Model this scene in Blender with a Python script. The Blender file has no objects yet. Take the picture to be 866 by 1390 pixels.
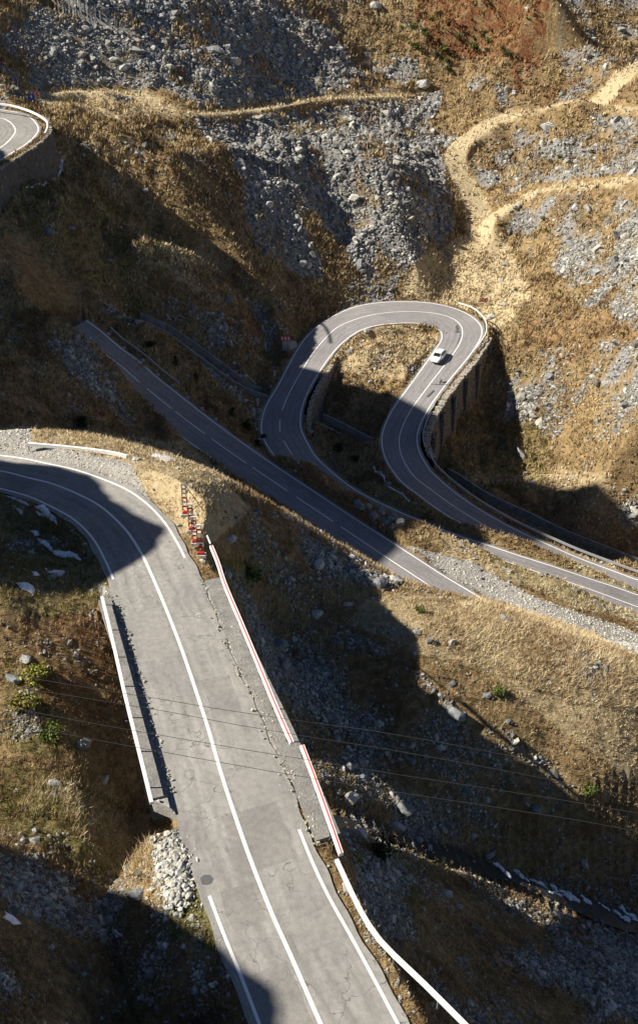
import bpy, math, random
import numpy as np
from mathutils import Vector
R = np.random.RandomState(7); random.seed(7)
PI = math.pi
# ------------------------------------------------------------------ camera model (photo 866 x 1390, optical centre 433,650)
F = 1400.0; HC = 120.0
TH = math.atan(872.0 / F); CT, ST = math.cos(TH), math.sin(TH)
TAN = math.tan(math.radians(38.5))          # sun elevation 38.5 degrees, light travels along +x
def at(px, py, H):
    """a point H metres below the camera on the line of sight through px,py"""
    u = (px - 433) / F; v = (py - 650) / F
    t = H / (ST + v * CT)
    return (u * t, (CT - v * ST) * t, HC - H)
def proj(x, y, z):
    d = y * CT + (HC - z) * ST
    d = np.maximum(d, 1e-3)
    u = x / d; v = ((HC - z) * CT - y * ST) / d
    return u * F + 433, v * F + 650
# ------------------------------------------------------------------ scene basics
scene = bpy.context.scene
col = scene.collection
def tag(o, label=None, cat=None, group=None, kind=None):
    if label: o['label'] = label
    if cat: o['category'] = cat
    if group: o['group'] = group
    if kind: o['kind'] = kind
    return o
def empty(name, loc, rz=0, **k):
    o = bpy.data.objects.new(name, None); col.objects.link(o)
    o.location = loc; o.rotation_euler = (0, 0, rz); o.empty_display_size = .5
    return tag(o, **k)
def link(name, me, mat=None, parent=None, **k):
    o = bpy.data.objects.new(name, me); col.objects.link(o)
    if mat is not None and len(me.materials) == 0: me.materials.append(mat)
    if parent is not None: o.parent = parent
    return tag(o, **k)
def mesh_np(name, V, faces, n=4, smooth=True, colr=None):
    """faces: (k,n) int array"""
    me = bpy.data.meshes.new(name)
    V = np.asarray(V, np.float32).reshape(-1, 3); Fc = np.asarray(faces, np.int32).reshape(-1, n)
    me.vertices.add(len(V)); me.vertices.foreach_set('co', V.ravel())
    me.loops.add(Fc.size); me.loops.foreach_set('vertex_index', Fc.ravel())
    me.polygons.add(len(Fc))
    me.polygons.foreach_set('loop_start', np.arange(0, Fc.size, n, dtype=np.int32))
    me.polygons.foreach_set('use_smooth', np.full(len(Fc), smooth, bool))
    me.update(calc_edges=True)
    if colr is not None:
        for nm, arr in colr.items():
            at_ = me.color_attributes.new(nm, 'FLOAT_COLOR', 'POINT')
            at_.data.foreach_set('color', np.asarray(arr, np.float32).ravel())
    return me
class MB:
    """collects polygons for one mesh"""
    def __init__(s): s.v = []; s.f = []
    def poly(s, pts):
        n = len(s.v); s.v += [tuple(p) for p in pts]; s.f.append(list(range(n, n + len(pts))))
    def box(s, c, d, rz=0, rx=0, ry=0, taper=1.0):
        from mathutils import Euler
        m = Euler((rx, ry, rz)).to_matrix(); n = len(s.v)
        for sz in (-1, 1):
            k = taper if sz > 0 else 1.0
            for sx, sy in ((-1, -1), (1, -1), (1, 1), (-1, 1)):
                p = m @ Vector((sx * d[0] / 2 * k, sy * d[1] / 2 * k, sz * d[2] / 2)); s.v.append((p.x + c[0], p.y + c[1], p.z + c[2]))
        for f in ((0, 3, 2, 1), (4, 5, 6, 7), (0, 1, 5, 4), (1, 2, 6, 5), (2, 3, 7, 6), (3, 0, 4, 7)): s.f.append([n + i for i in f])
    def beam(s, a, b, w, h):
        """box bar from a to b, w wide (level), h high"""
        a = Vector(a); b = Vector(b); d = (b - a).normalized()
        sd = d.cross(Vector((0, 0, 1)))
        if sd.length < 1e-3: sd = Vector((1, 0, 0))
        sd.normalize(); up = sd.cross(d).normalized(); n = len(s.v)
        for p in (a, b):
            for i, j in ((-1, -1), (1, -1), (1, 1), (-1, 1)): q = p + sd * (i * w / 2) + up * (j * h / 2); s.v.append(tuple(q))
        for f in ((0, 1, 2, 3), (7, 6, 5, 4), (0, 4, 5, 1), (1, 5, 6, 2), (2, 6, 7, 3), (3, 7, 4, 0)): s.f.append([n + i for i in f])
    def strip(s, prof, pts, ups=None, closed=False):
        """sweep a profile [(side,up)] along points (level up)"""
        n0 = len(s.v); m = len(prof); P = [Vector(p) for p in pts]
        for i, p in enumerate(P):
            d = (P[min(i + 1, len(P) - 1)] - P[max(i - 1, 0)]); d.z = 0; d.normalize(); sd = Vector((-d.y, d.x, 0))
            for a, b in prof: q = p + sd * a; s.v.append((q.x, q.y, q.z + b))
        for i in range(len(P) - 1):
            for j in range(m if closed else m - 1):
                a = n0 + i * m + j; b = n0 + i * m + (j + 1) % m
                s.f.append([a, a + m, b + m, b])
        if closed:
            s.f.append([n0 + j for j in range(m)]); s.f.append([n0 + (len(P) - 1) * m + j for j in reversed(range(m))])
    def disc(s, c, r, nrm='y', n=16, th=.02):
        pts0 = []; pts1 = []
        for k in range(n):
            a = 2 * PI * k / n; pts0.append((c[0] + r * math.cos(a), c[1] - th / 2, c[2] + r * math.sin(a))); pts1.append((c[0] + r * math.cos(a), c[1] + th / 2, c[2] + r * math.sin(a)))
        s.poly(pts0); s.poly(pts1[::-1])
        for k in range(n): q = (k + 1) % n; s.poly([pts0[q], pts0[k], pts1[k], pts1[q]])
    def build(s, name, mat, parent=None, smooth=False, **k):
        me = bpy.data.meshes.new(name); me.from_pydata(s.v, [], s.f); me.update()
        if smooth: me.polygons.foreach_set('use_smooth', np.ones(len(me.polygons), bool))
        return link(name, me, mat, parent, **k)
# ------------------------------------------------------------------ noise
TAB = R.rand(256, 256).astype(np.float32)
def vnoise(x, y):
    xi = np.floor(x).astype(np.int64); yi = np.floor(y).astype(np.int64)
    fx = (x - xi).astype(np.float32); fy = (y - yi).astype(np.float32)
    fx = fx * fx * (3 - 2 * fx); fy = fy * fy * (3 - 2 * fy)
    x0 = xi & 255; x1 = (xi + 1) & 255; y0 = yi & 255; y1 = (yi + 1) & 255
    return (TAB[x0, y0] * (1 - fx) + TAB[x1, y0] * fx) * (1 - fy) + (TAB[x0, y1] * (1 - fx) + TAB[x1, y1] * fx) * fy
def fbm(x, y, o=4, g=.5, ox=0):
    s = 0; a = 1; n = 0
    for k in range(o):
        s = s + a * (vnoise(x * 2 ** k + 17.3 * k + ox, y * 2 ** k + 9.1 * k + ox * 1.7) - .5); n += a; a *= g
    return s / n * 2
TA = R.rand(256, 256).astype(np.float32); TB = R.rand(256, 256).astype(np.float32); TC = R.rand(256, 256).astype(np.float32)
def blocks(x, y):
    """worley cells: tilted flat-topped blocks with gaps; returns height 0..1"""
    xi = np.floor(x).astype(np.int64); yi = np.floor(y).astype(np.int64)
    d1 = np.full(x.shape, 9., np.float32); d2 = d1.copy(); hh = np.zeros(x.shape, np.float32); tx = hh.copy()
    for i in (-1, 0, 1):
        for j in (-1, 0, 1):
            cx = (xi + i) & 255; cy = (yi + j) & 255
            px = xi + i + TA[cx, cy]; py = yi + j + TB[cx, cy]
            dx = (x - px).astype(np.float32); dy = (y - py).astype(np.float32); d = np.abs(dx) * .6 + np.sqrt(dx * dx + dy * dy) * .6 + np.abs(dx + dy) * .2
            h = TC[cx, cy] + dx * (TB[cx, cy] - .6) * .9 + dy * (TA[cx, cy] - .5) * .9
            nw = d < d1
            d2 = np.where(nw, d1, np.minimum(d2, d)); hh = np.where(nw, h, hh); d1 = np.where(nw, d, d1)
    e = np.clip((d2 - d1) * 4, 0, 1)
    return hh * e + (e - 1) * .35
def inpoly(px, py, P):
    c = np.zeros(px.shape, bool); n = len(P); j = n - 1
    for i in range(n):
        xi, yi = P[i]; xj, yj = P[j]
        if yi != yj: c ^= ((yi > py) != (yj > py)) & (px < (xj - xi) * (py - yi) / (yj - yi) + xi)
        j = i
    return c
# ------------------------------------------------------------------ roads: centre and edge lines sighted in the photograph, each with its depth below the camera
def spline(P, step=1.0):
    P = np.array(P, float); out = []
    E = np.vstack([2 * P[0] - P[1], P, 2 * P[-1] - P[-2]])
    for i in range(len(P) - 1):
        a, b, c, d = E[i:i + 4]; n = max(2, int(np.linalg.norm((c - b)[:2]) / step * 1.5) + 1)
        for t in np.linspace(0, 1, n, endpoint=False)[:, None]:
            out.append((.5 * ((2 * b) + (-a + c) * t + (2 * a - 5 * b + 4 * c - d) * t * t + (-a + 3 * b - 3 * c + d) * t ** 3)).reshape(-1))
    out.append(P[-1]); out = np.array(out)
    L = np.r_[0, np.cumsum(np.hypot(*np.diff(out[:, :2], axis=0).T))]; s = np.arange(0, L[-1], step)
    return np.stack([np.interp(s, L, out[:, k]) for k in range(out.shape[1])], 1)
def smooth(a, n):
    if n < 2: return a
    k = np.hanning(n + 2)[1:-1]; k /= k.sum(); p = n // 2
    if a.ndim == 1: return np.convolve(np.r_[np.full(p, a[0]) , a, np.full(n - 1 - p, a[-1])], k, 'valid')
    return np.stack([smooth(a[:, i], n) for i in range(a.shape[1])], 1)
class Road:
    def __init__(s, c, hs, left, right, sm=7, shoulder=(1., 1.), kc=(.9, .9), kf=(.8, .8), maxw=7.):
        hx = np.array(hs, float)             # depths given at indices of c
        idx = np.arange(len(c)); H = np.interp(idx, hx[:, 0], hx[:, 1])
        P = [at(p[0], p[1], h) for p, h in zip(c, H)]
        C = spline(P, .6); z0 = C[:, 2].copy()
        C[:, 2] = smooth(z0, 31)
        # slide the plan position along the line of sight so it still projects where it should
        px, py = proj(C[:, 0], C[:, 1], z0)
        for i in range(len(C)): C[i] = at(px[i], py[i], HC - C[i, 2])
        s.C = C; T = np.gradient(C[:, :2], axis=0); T = smooth(T, 9); T /= np.linalg.norm(T, axis=1)[:, None]; s.T = T
        s.N = np.stack([-T[:, 1], T[:, 0]], 1); n = len(C)
        s.w = []
        for side, E in ((1, left), (-1, right)):
            E = np.array(E, float); wv = np.full(n, np.nan)
            for i in range(n):
                H_ = HC - C[i, 2]; q = np.array([at(a, b, H_)[:2] for a, b in E]) - C[i, :2]
                al = q @ T[i]; la = q @ s.N[i] * side; best = np.nan
                for k in range(len(q) - 1):
                    if al[k] * al[k + 1] <= 0 and al[k] != al[k + 1]:
                        l = la[k] + (la[k + 1] - la[k]) * (-al[k]) / (al[k + 1] - al[k])
                        if .8 < l < maxw and not l > best: best = l
                wv[i] = best
            ok = ~np.isnan(wv)
            wv = np.interp(np.arange(n), np.arange(n)[ok], wv[ok]) if ok.any() else np.full(n, 3.)
            s.w.append(smooth(wv, 15))
        s.sh = [np.full(n, shoulder[0]), np.full(n, shoulder[1])]
        s.kc = [np.full(n, kc[0]), np.full(n, kc[1])]; s.kf = [np.full(n, kf[0]), np.full(n, kf[1])]
        s.fill = np.ones(n)
        s.px, s.py = proj(C[:, 0], C[:, 1], C[:, 2])
    def near(s, px, py): return int(np.argmin((s.px - px) ** 2 + (s.py - py) ** 2))
    def span(s, a, b):
        i, j = s.near(*a), s.near(*b); return (min(i, j), max(i, j) + 1)
    def off(s, i0, i1, side, d, dz=0, step=1):
        """points at lateral distance d beyond the edge line (side 0 = left, 1 = right)"""
        sg = 1 if side == 0 else -1; r = []
        for i in range(i0, min(i1, len(s.C)), step):
            q = s.C[i, :2] + s.N[i] * sg * (s.w[side][i] + d); r.append((q[0], q[1], s.C[i, 2] + dz))
        return r
A = Road([(-120,632),(-60,632),(0,639),(37,648),(74,657.5),(111,673),(139,689),(170,718),(191,749),(206,780),(225.5,826),(248.6,886),(280,980),(302,1055),(334,1150),(367,1235),(396,1300),(430,1378),(480,1490),(540,1620)],
    [(0,50.3),(2,49.3),(7,48.3),(10,48),(15,48.2),(19,49.5)],
    [(-190,616),(-90,610),(0,618),(53,626),(106,639),(133,647),(186,671),(220,703),(240,735),(267,790),(300,880),(345,980),(385,1070),(428,1183),(464,1251),(493,1300),(545,1400),(620,1540),(700,1700)],
    [(-190,664),(-60,656),(0,661),(37,673),(74,689),(111,712),(129,734),(144,762),(157,793),(185,870),(215,975),(240,1065),(262,1150),(280,1205),(294,1242),(317,1300),(345,1370),(390,1490),(450,1640)],
    shoulder=(1.3, .8), kf=(3., 2.5))
B = Road([(95,447),(118,462),(141,479),(169,500),(192,521),(235,556),(281,591),(335,629),(391,667),(440,700),(464,716),(525,757),(560,780),(593,802),(650,840)],
    [(0,60),(1,62),(2,64),(3,66.5),(4,68.5),(5,71.5),(6,74),(7,75.5),(10,78),(13,80),(14,81)],
    [(70,398),(141,453),(204,504),(222,519),(273,560),(323,597),(377,635),(414,659),(460,690),(506,720),(552,749),(597,779),(653,812),(720,852)],
    [(40,440),(90,475),(140,513),(200,558),(255,598),(321,646),(400,700),(470,745),(540,793),(600,835),(660,880)],
    shoulder=(1.0, .8), kc=(1.2, 3.), kf=(1.2, 2.5))
CD = Road([(960,855),(866,824),(817,806),(774,791),(706,769),(660,753),(600,733),(540,709),(480,680),(430,646),(401,622),(383,593),(379.7,577),(383.4,556),(393.6,532),(409,504.5),(423,482),(438,463),(454.5,447),(473,437),(500,428.4),(530,424),(560,423),(588,425),(610,430.5),(623,439),(627.5,450),(624.7,464),(615.4,479.5),(597,503.5),(578.5,527.5),(560,553),(548,575),(541.5,597),(545.5,620),(560.5,645),(580,661),(617,688),(654,711),(691,730.6),(735,751),(790,775),(850,797),(940,828)],
    [(0,89.5),(1,88),(4,85),(6,84),(8,82.5),(10,80.7),(12,78.8),(15,75.5),(20,74),(27,75),(31,77.2),(34,80),(37,83.7),(39,87),(41,89.5),(43,91)],
    [(940,874),(866,842),(817,822),(706,784),(600,747),(480,697),(430,661),(385,632),(365,610),(356,591),(354.8,577),(357.5,560),(362,548),(377,526.7),(388,502.7),(404.7,473),(417.6,454.7),(436,440),(458,426),(476.7,418),(500,412),(543,409),(588,411),(615.5,418.5),(637.6,428.6),(652.4,440.6),(655,452),(648.7,464.7),(634,487),(606,520),(582,553),(567,583),(565.5,599.6),(571,620),(585.5,640),(604,658.5),(635.4,682.5),(672.4,704.7),(709,724),(743,739),(780,756),(811,767),(860,786),(950,815)],
    [(980,840),(866,807),(809,789),(745,767),(706,755),(661,740),(619,727),(598,718),(543,696),(488,669),(469,656.5),(436,629),(419.5,606.5),(409,584),(407,568),(409,560),(412,545),(419.4,528.6),(432.4,505.5),(443.5,489.8),(458,471),(469,461),(487.8,449),(500,443.6),(530,439),(560,438),(578.5,440.6),(593,445),(600.7,451.8),(599.7,461),(593,471),(578.5,492.4),(560,518),(533,555),(520.5,580),(518,600),(522,622.5),(537.6,646),(561.6,668),(585.6,685.6),(609.7,702),(650,723),(700,745),(760,769),(840,798),(930,832)],
    shoulder=(1.2, .9), kc=(1., 1.), kf=(1.2, 1.1), maxw=9.)
U = Road([(-110,160),(-90,158),(-40,157),(0,160),(11.5,164),(18.7,170.5),(21.6,177.7),(17,186),(8.6,195),(0,201),(-40,228),(-80,251)],
    [(0,39),(3,39.6),(11,42)],
    [(-170,142),(-90,140),(-40,143),(0,148),(21.6,152.5),(40,159),(49,166),(53,175),(49,185),(38,194),(23,203.6),(0,218),(-40,245),(-100,282),(-160,320)],
    [(-170,190),(-90,180),(-50,172),(-25,172),(-12,176),(-12,182),(-20,190),(-50,208),(-90,235),(-190,280)],
    shoulder=(1.6, 1.0), maxw=6.5)
ROADS = [B, CD, A, U]
# near-vertical falls where walls stand
def setk(r, side, a, b, kf, sh=None):
    i, j = r.span(a, b); r.kf[side][i:j] = kf
    if sh is not None: r.sh[side][i:j] = sh
U.kf[0][:] = 6; U.kf[1][:] = 6
setk(U, 0, (11, 164), (-80, 251), 12., 2.0)
_i = U.near(-10, 207); U.kc[0][_i:] = 8; U.kc[1][_i:] = 8
setk(CD, 0, (627, 452), (556, 638), 14., 1.5)
setk(CD, 1, (420, 486), (383, 594), 10., 1.3)
_i, _j = CD.span((425, 642), (960, 855)); CD.kc[0][:_j] = 3.0; CD.sh[0][:_j] = .4; B.kc[0][:] = 2.5; B.sh[0][B.near(390,667):] = .5
_i, _j = CD.span((600, 677), (940, 828)); CD.kc[1][_i:_j] = 3.0; CD.kf[1][_i:_j] = 2.5
setk(A, 0, (212, 795), (334, 1150), 3.0, 1.9)
setk(A, 1, (215, 800), (311, 1082), 3.0, 2.0)
setk(A, 1, (312, 1086), (396, 1300), 1.3, 2.1)
_a, _b = A.span((217, 806), (314, 1090)); A.fill[_a:_b] = 0
for r in ROADS:
    for q in (0, 1): r.kf[q] = smooth(r.kf[q], 5); r.sh[q] = smooth(r.sh[q], 5)
# paths on the far slope, one drain
def track(pts, w):
    P = spline([at(*p) for p in pts], .8); P[:, 2] = smooth(P[:, 2], 15)
    return P, w
TRACKS = [track([(900,70,41),(866,90,43),(800,125,47),(740,145,50.5),(690,157,53),(650,178,55.5),(621,203,58),(625,240,62),(645,280,66),(655,325,69.5)], 2.3),
          track([(900,236,52),(866,245,54),(800,250,56.5),(740,258,60),(700,275,63),(668,298,66)], 1.6),
          track([(900,150,47),(866,148,48.5),(780,147,51),(700,156,53)], 1.0),
          track([(60,128,40),(110,124,40.5),(180,130,42),(260,153,44.5),(350,148,46.5),(450,133,49),(570,130,52),(620,134,53)], 1.3)]
DRAINS = [track([(190,425,63),(240,455,67),(290,492,71.5),(330,520,75),(362,540,78.3)], 1.6),
          track([(432,566,80.5),(470,586,81.8),(505,606,83)], 1.5),
          track([(600,642,86),(650,675,88),(706,702,90),(760,728,91.5),(820,752,93),(880,776,94.5)], 2.0)]
STREAM = track([(236,1400,52),(228,1300,53.5),(222,1220,55),(212,1140,56.5),(206,1090,57.5),(300,1085,60),(420,1100,62),(480,1108,63.5),(530,1128,66),(600,1152,69.7),(660,1172,72.5),(700,1187,74.2),(770,1215,76.5),(850,1242,79.3),(950,1285,84)], 1.5)
# ------------------------------------------------------------------ control points of the ground (px, py, metres below camera)
CP = """0 0 26;120 0 27;250 0 29;433 0 34;560 0 36;640 0 36;760 0 33;866 0 33;0 -80 17.5;433 -80 22.8;866 -80 21;0 110 36.5;0 60 32;120 60 33;433 60 41;600 60 43;760 80 42
150 115 39.5;250 140 43;360 138 45.5;433 110 46.5;560 110 50;640 120 51.5;720 130 49;800 110 46
150 160 42.3;110 170 42.5;250 200 47.5;350 200 48.3;100 260 47.5;100 300 50;200 330 55;300 330 56.3;400 330 58.3;430 300 57.5;450 400 69;500 300 60.5;550 250 58.5;450 200 52;550 180 56;600 190 58;600 260 63;250 260 52.3;350 260 52;180 220 47.8
480 380 70;400 430 72.3;540 400 73.2;640 330 70;600 370 71.8;690 370 71;700 330 69;590 320 68;470 330 66
150 400 59.5;84 235 46.4;40 265 46.8;5 290 47.3;60 300 49;0 340 49.5;0 400 53;60 400 55;0 450 55;0 550 56;100 500 60;120 520 61.5;60 560 60;180 570 69.5;100 440 58.5;140 474 59.6;165 512 63.3;195 550 67.3;232 583 70.6;200 590 71.5;250 610 74.5;100 590 63
190 418 62;270 478 69.5;340 525 75.5;200 460 65.3;250 510 70.3;300 550 74.8;330 575 75.8;345 475 74.3;300 400 68.8;230 360 63;345 590 77;370 430 72;380 470 75.3
480 520 77;500 480 74.8;540 470 74.6;470 560 80;520 530 78;560 480 75.5;440 540 79.5;500 570 80.5
450 600 80.8;490 640 81.8;530 675 82.6;560 690 83.2;
470 674 76.6;500 697 77.4;540 709 78.6;600 722 79.8;654 742 81.2;713 773 82.6;761 787 83.4;802 811 84.5;866 844 85.6;440 650 76;410 632 76
600 765 80.3;700 822 81.5;800 855 82;866 878 82.5
641 722 82.2;669 729 83.2;706 740 84.4;750 754 85.6;809 767 86.8;866 777 87.6
680 440 74.6;720 500 77;700 420 72.5;655 505 78.8;630 545 81;605 578 82.8;590 612 83;650 560 84;700 600 86;740 600 86;700 660 89;760 680 89.5;620 640 86;866 720 90;800 640 85.5;800 560 79.5;866 640 81;866 560 74;866 450 66.5;800 450 70.5;800 400 67.5;750 350 67.5;866 330 59;866 270 55.5;750 280 62;800 220 57.5;700 200 57.5;760 180 54;866 180 51
0 590 49.6;60 592 49.6;110 598 49.3;200 622 49.2;260 640 49.2;300 655 49.7;340 690 53;400 720 57;470 750 62;560 794 67;640 815 66.5;750 848 67.5;866 884 68.5
-40 575 56;20 575 58;120 585 62
320 710 49.5;300 720 48.6;350 740 54;420 790 59;500 820 61;450 760 60;560 880 61.3;650 900 62.5;700 960 64.5;750 900 63;866 960 66;866 1020 68.5;866 1090 72;780 1020 67.5
330 780 56;350 850 60;400 900 62;400 1000 62;440 1050 62;500 950 64.5;600 1000 65.5;750 1050 69.5;600 1080 68;866 1160 75;700 1120 71.5
480 1110 63;600 1152 69.5;700 1187 74;850 1242 79;480 1190 56;520 1160 61;560 1290 57.5;540 1220 60;620 1250 65;620 1320 62;700 1300 68;800 1300 73;866 1350 74;600 1390 58;700 1390 64;866 1390 73
60 740 49.6;100 770 49.2;20 700 49.6;0 760 47.5;0 820 46.8;60 830 48.3;100 830 48.7;60 880 49.5;120 890 50.5;130 960 53;60 960 51.5;0 930 51;160 1040 55.5;100 1060 53;0 1060 51.5;60 1100 51.5;140 1110 52.5;180 1150 54;215 1160 56.5;225 1250 55;150 1220 53;60 1200 50;0 1200 47;130 1300 50.5;0 1300 45;0 1390 43;200 1390 51.5;249 1150 50.5;265 1240 49.5;100 1390 48
1000 0 28;1000 150 40;1000 300 50;1000 450 58;1000 600 68;1000 750 86;1000 900 68;1000 1050 73;1000 1200 80;1000 1390 80
-150 0 24;-150 100 32;-150 330 46;-150 450 50;-150 580 51;-150 740 48;-150 900 50;-150 1100 51;-150 1300 40"""
ctrl = []
for ln in CP.replace('\n', ';').split(';'):
    if not ln.strip(): continue
    a, b, c = map(float, ln.split()); ctrl.append(at(a, b, c))
for x, y, z in [(-200,400,190),(0,400,165),(200,400,185),(-120,300,125),(150,300,118),(230,200,100),(180,100,70),(120,50,45),(100,10,40),(-100,10,92),(-50,10,84),(0,10,70),(50,10,50)]: ctrl.append((x, y, z))
for P, w in TRACKS: ctrl += [tuple(p) for p in P[::9]]
for r in (B, CD, A, U):
    for i in range(0, len(r.C), 14):
        if not (r is A and 40 < r.C[i, 1] < 62): ctrl.append(tuple(r.C[i]))
ctrl = np.array(ctrl); S_ = 100.
def tps(XY, Cx):
    d2 = ((XY[:, None, 0] - Cx[None, :, 0]) ** 2 + (XY[:, None, 1] - Cx[None, :, 1]) ** 2).astype(np.float32)
    return .5 * d2 * np.log(d2 + 1e-9)
cx = (ctrl[:, :2] / S_).astype(np.float64); n = len(cx)
K = tps(cx, cx).astype(np.float64) + np.eye(n) * 3e-4
Pm = np.c_[np.ones(n), cx]; M = np.zeros((n + 3, n + 3)); M[:n, :n] = K; M[:n, n:] = Pm; M[n:, :n] = Pm.T
W = np.linalg.solve(M, np.r_[ctrl[:, 2], 0, 0, 0]).astype(np.float32)
def base_z(x, y):
    sh = x.shape; X = np.stack([x.ravel(), y.ravel()], 1).astype(np.float32) / S_; out = np.empty(len(X), np.float32)
    for k in range(0, len(X), 60000):
        q = X[k:k + 60000]; out[k:k + 60000] = tps(q, cx.astype(np.float32)) @ W[:n] + W[n] + q @ W[n + 1:]
    return out.reshape(sh)
# ------------------------------------------------------------------ terrain grid
aa = np.unique(np.concatenate([np.linspace(-3.5, -1.2, 40), np.linspace(-1.2, -.56, 90), np.linspace(-.56, .56, 800), np.linspace(.56, 2.2, 90)]))
yy = np.concatenate([[-40., -25, -10, 0, 8, 14], 18 * (480 / 18.) ** np.linspace(0, 1, 960)])
AG, YG = np.meshgrid(aa, yy)                  # rows = y
XG = AG * np.maximum(YG, 40.) ; ny, nx = XG.shape
_s = 4
Zc = base_z(XG[::_s, ::_s], YG[::_s, ::_s])
def cubm(n0, m):
    t = np.clip(np.arange(n0) / _s, 0, m - 1.0001); i = t.astype(int); f = t - i; Wm = np.zeros((n0, m))
    for o, wv in ((-1, -.5 * f + f * f - .5 * f ** 3), (0, 1 - 2.5 * f * f + 1.5 * f ** 3), (1, .5 * f + 2 * f * f - 1.5 * f ** 3), (2, -.5 * f * f + .5 * f ** 3)):
        np.add.at(Wm, (np.arange(n0), np.clip(i + o, 0, m - 1)), wv)
    return Wm
def up(Z, n0, n1): return cubm(n0, Z.shape[0]) @ Z @ cubm(n1, Z.shape[1]).T
ZG = up(Zc, ny, nx).astype(np.float32)
PX, PY = proj(XG, YG, ZG)
# -- regions of ground cover, sighted on the slopes
def region(polys, soft=14):
    m = np.zeros(XG.shape, np.float32); wx = PX + fbm(XG * .09, YG * .09, 3, ox=3) * soft * 2; wy = PY + fbm(XG * .09 + 50, YG * .09, 3, ox=8) * soft * 1.4
    for P, v in polys: m = np.where(inpoly(wx, wy, P), v, m)
    return m
rockm = region([([(-400,-300),(1300,-300),(1300,130),(866,88),(700,150),(560,128),(-400,140)], .6),
    ([(30,20),(90,-60),(380,-60),(440,30),(500,105),(450,132),(350,146),(270,150),(230,118),(60,118)], 1.),
    ([(480,0),(560,-40),(700,-40),(760,100),(720,140),(620,120),(540,80)], .18),
    ([(-60,960),(40,960),(60,1010),(-60,1020)], .3),
    ([(260,158),(420,146),(590,134),(612,200),(630,300),(560,350),(520,400),(430,410),(480,330),(420,280),(330,215)], 1.),
    ([(90,150),(260,160),(400,300),(300,320),(200,300),(120,200)], .22),
    ([(630,190),(700,165),(1100,150),(1100,240),(740,252),(690,270),(650,280)], .66),
    ([(670,310),(740,266),(1100,255),(1100,420),(866,470),(800,420),(740,360)], .7),
    ([(700,470),(866,480),(1100,700),(866,680),(760,620),(690,560)], .5),
    ([(180,380),(420,420),(350,480),(250,440)], .45),
    ([(470,470),(590,450),(600,470),(560,520),(520,510)], .3),
    ([(130,410),(170,400),(370,530),(360,560),(330,540),(240,480)], .5),
    ([(60,470),(120,470),(240,590),(200,610),(100,560)], .4),
    ([(340,690),(440,720),(540,780),(520,800),(480,860),(440,840),(350,790)], .45),
    ([(300,770),(400,790),(450,850),(560,900),(640,1010),(760,1080),(1000,1200),(1000,1400),(480,1400),(500,1300),(450,1130),(330,800)], .52),
    ([(640,860),(866,930),(866,1050),(760,990),(620,900)], .08),
    ([(600,960),(700,1000),(866,1120),(866,1200),(760,1130)], .35),
    ([(480,1150),(560,1160),(640,1260),(560,1300),(500,1250)], .4),
    ([(-300,900),(40,910),(60,1000),(-300,1040)], .3), ([(-300,1150),(120,1170),(200,1200),(270,1120),(290,1400),(-300,1400)], .45),
    ([(40,860),(130,830),(150,960),(90,930)], .45), ([(10,680),(120,690),(150,780),(60,800),(0,780)], .4)])
redm = region([([(540,-60),(700,-60),(740,60),(700,120),(600,90),(560,20)], 1.), ([(30,840),(140,840),(190,1000),(60,960)], .55), ([(780,1230),(866,1260),(866,1300),(760,1290)], .6), ([(690,420),(866,440),(866,480),(760,500)], .3), ([(0,30),(60,30),(100,90),(0,100)], .35), ([(700,100),(770,70),(800,110),(730,150)],.3)], 8)
greenm = region([([(540,0),(700,0),(740,60),(700,100),(600,80)], .35), ([(0,1040),(200,1080),(210,1200),(100,1180),(0,1120)], .6), ([(300,755),(360,770),(350,810),(300,800)], .9),
    ([(600,720),(866,800),(866,860),(700,800)], .42), ([(460,1150),(600,1160),(560,1220),(480,1200)], .55), ([(20,900),(80,900),(80,1040),(10,1020)], .6), ([(120,800),(160,800),(170,850),(140,850)], .8), ([(0,250),(60,230),(260,300),(180,400),(60,360)], .35), ([(590,560),(740,560),(740,680),(600,660)], .35), ([(235,1200),(290,1200),(300,1310),(240,1310)], .9),
    ([(0,690),(170,700),(170,810),(80,850),(0,830)], .6), ([(640,860),(760,900),(740,960),(640,930)], .1)], 10)
pathm = region([([(560,345),(640,318),(690,330),(722,395),(690,432),(600,405),(548,392)], 1.), ([(600,640),(866,640),(866,680),(800,690)], .5),
    ([(640,812),(866,884),(866,1060),(780,1000),(640,900),(470,850),(500,810),(560,800)], .55), ([(60,1060),(190,1080),(205,1180),(120,1170)], .8), ([(0,580),(260,600),(345,690),(300,740),(200,650),(0,600)], .85), ([(30,118),(200,116),(260,160),(140,150),(60,150)], .75),
    ([(440,450),(520,440),(600,450),(560,520),(440,505)], .6), ([(600,725),(866,800),(866,860),(600,760)], .7), ([(760,745),(866,780),(866,800),(780,775)], .8), ([(180,300),(260,330),(330,360),(260,370),(190,350)], .5)], 8)
grav = region([([(556,745),(640,770),(720,812),(900,880),(900,900),(760,850),(650,812),(610,790)], 1.), ([(-100,588),(40,582),(44,604),(120,618),(180,632),(235,690),(270,770),(225,700),(190,668),(110,635),(0,614),(-100,610)], .9), ([(130,790),(165,820),(215,1090),(200,1095)], .6), ([(225,1145),(258,1140),(272,1200),(262,1235),(240,1215),(222,1180)], 1.), ([(130,630),(240,700),(150,650)],.8)], 4)
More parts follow.
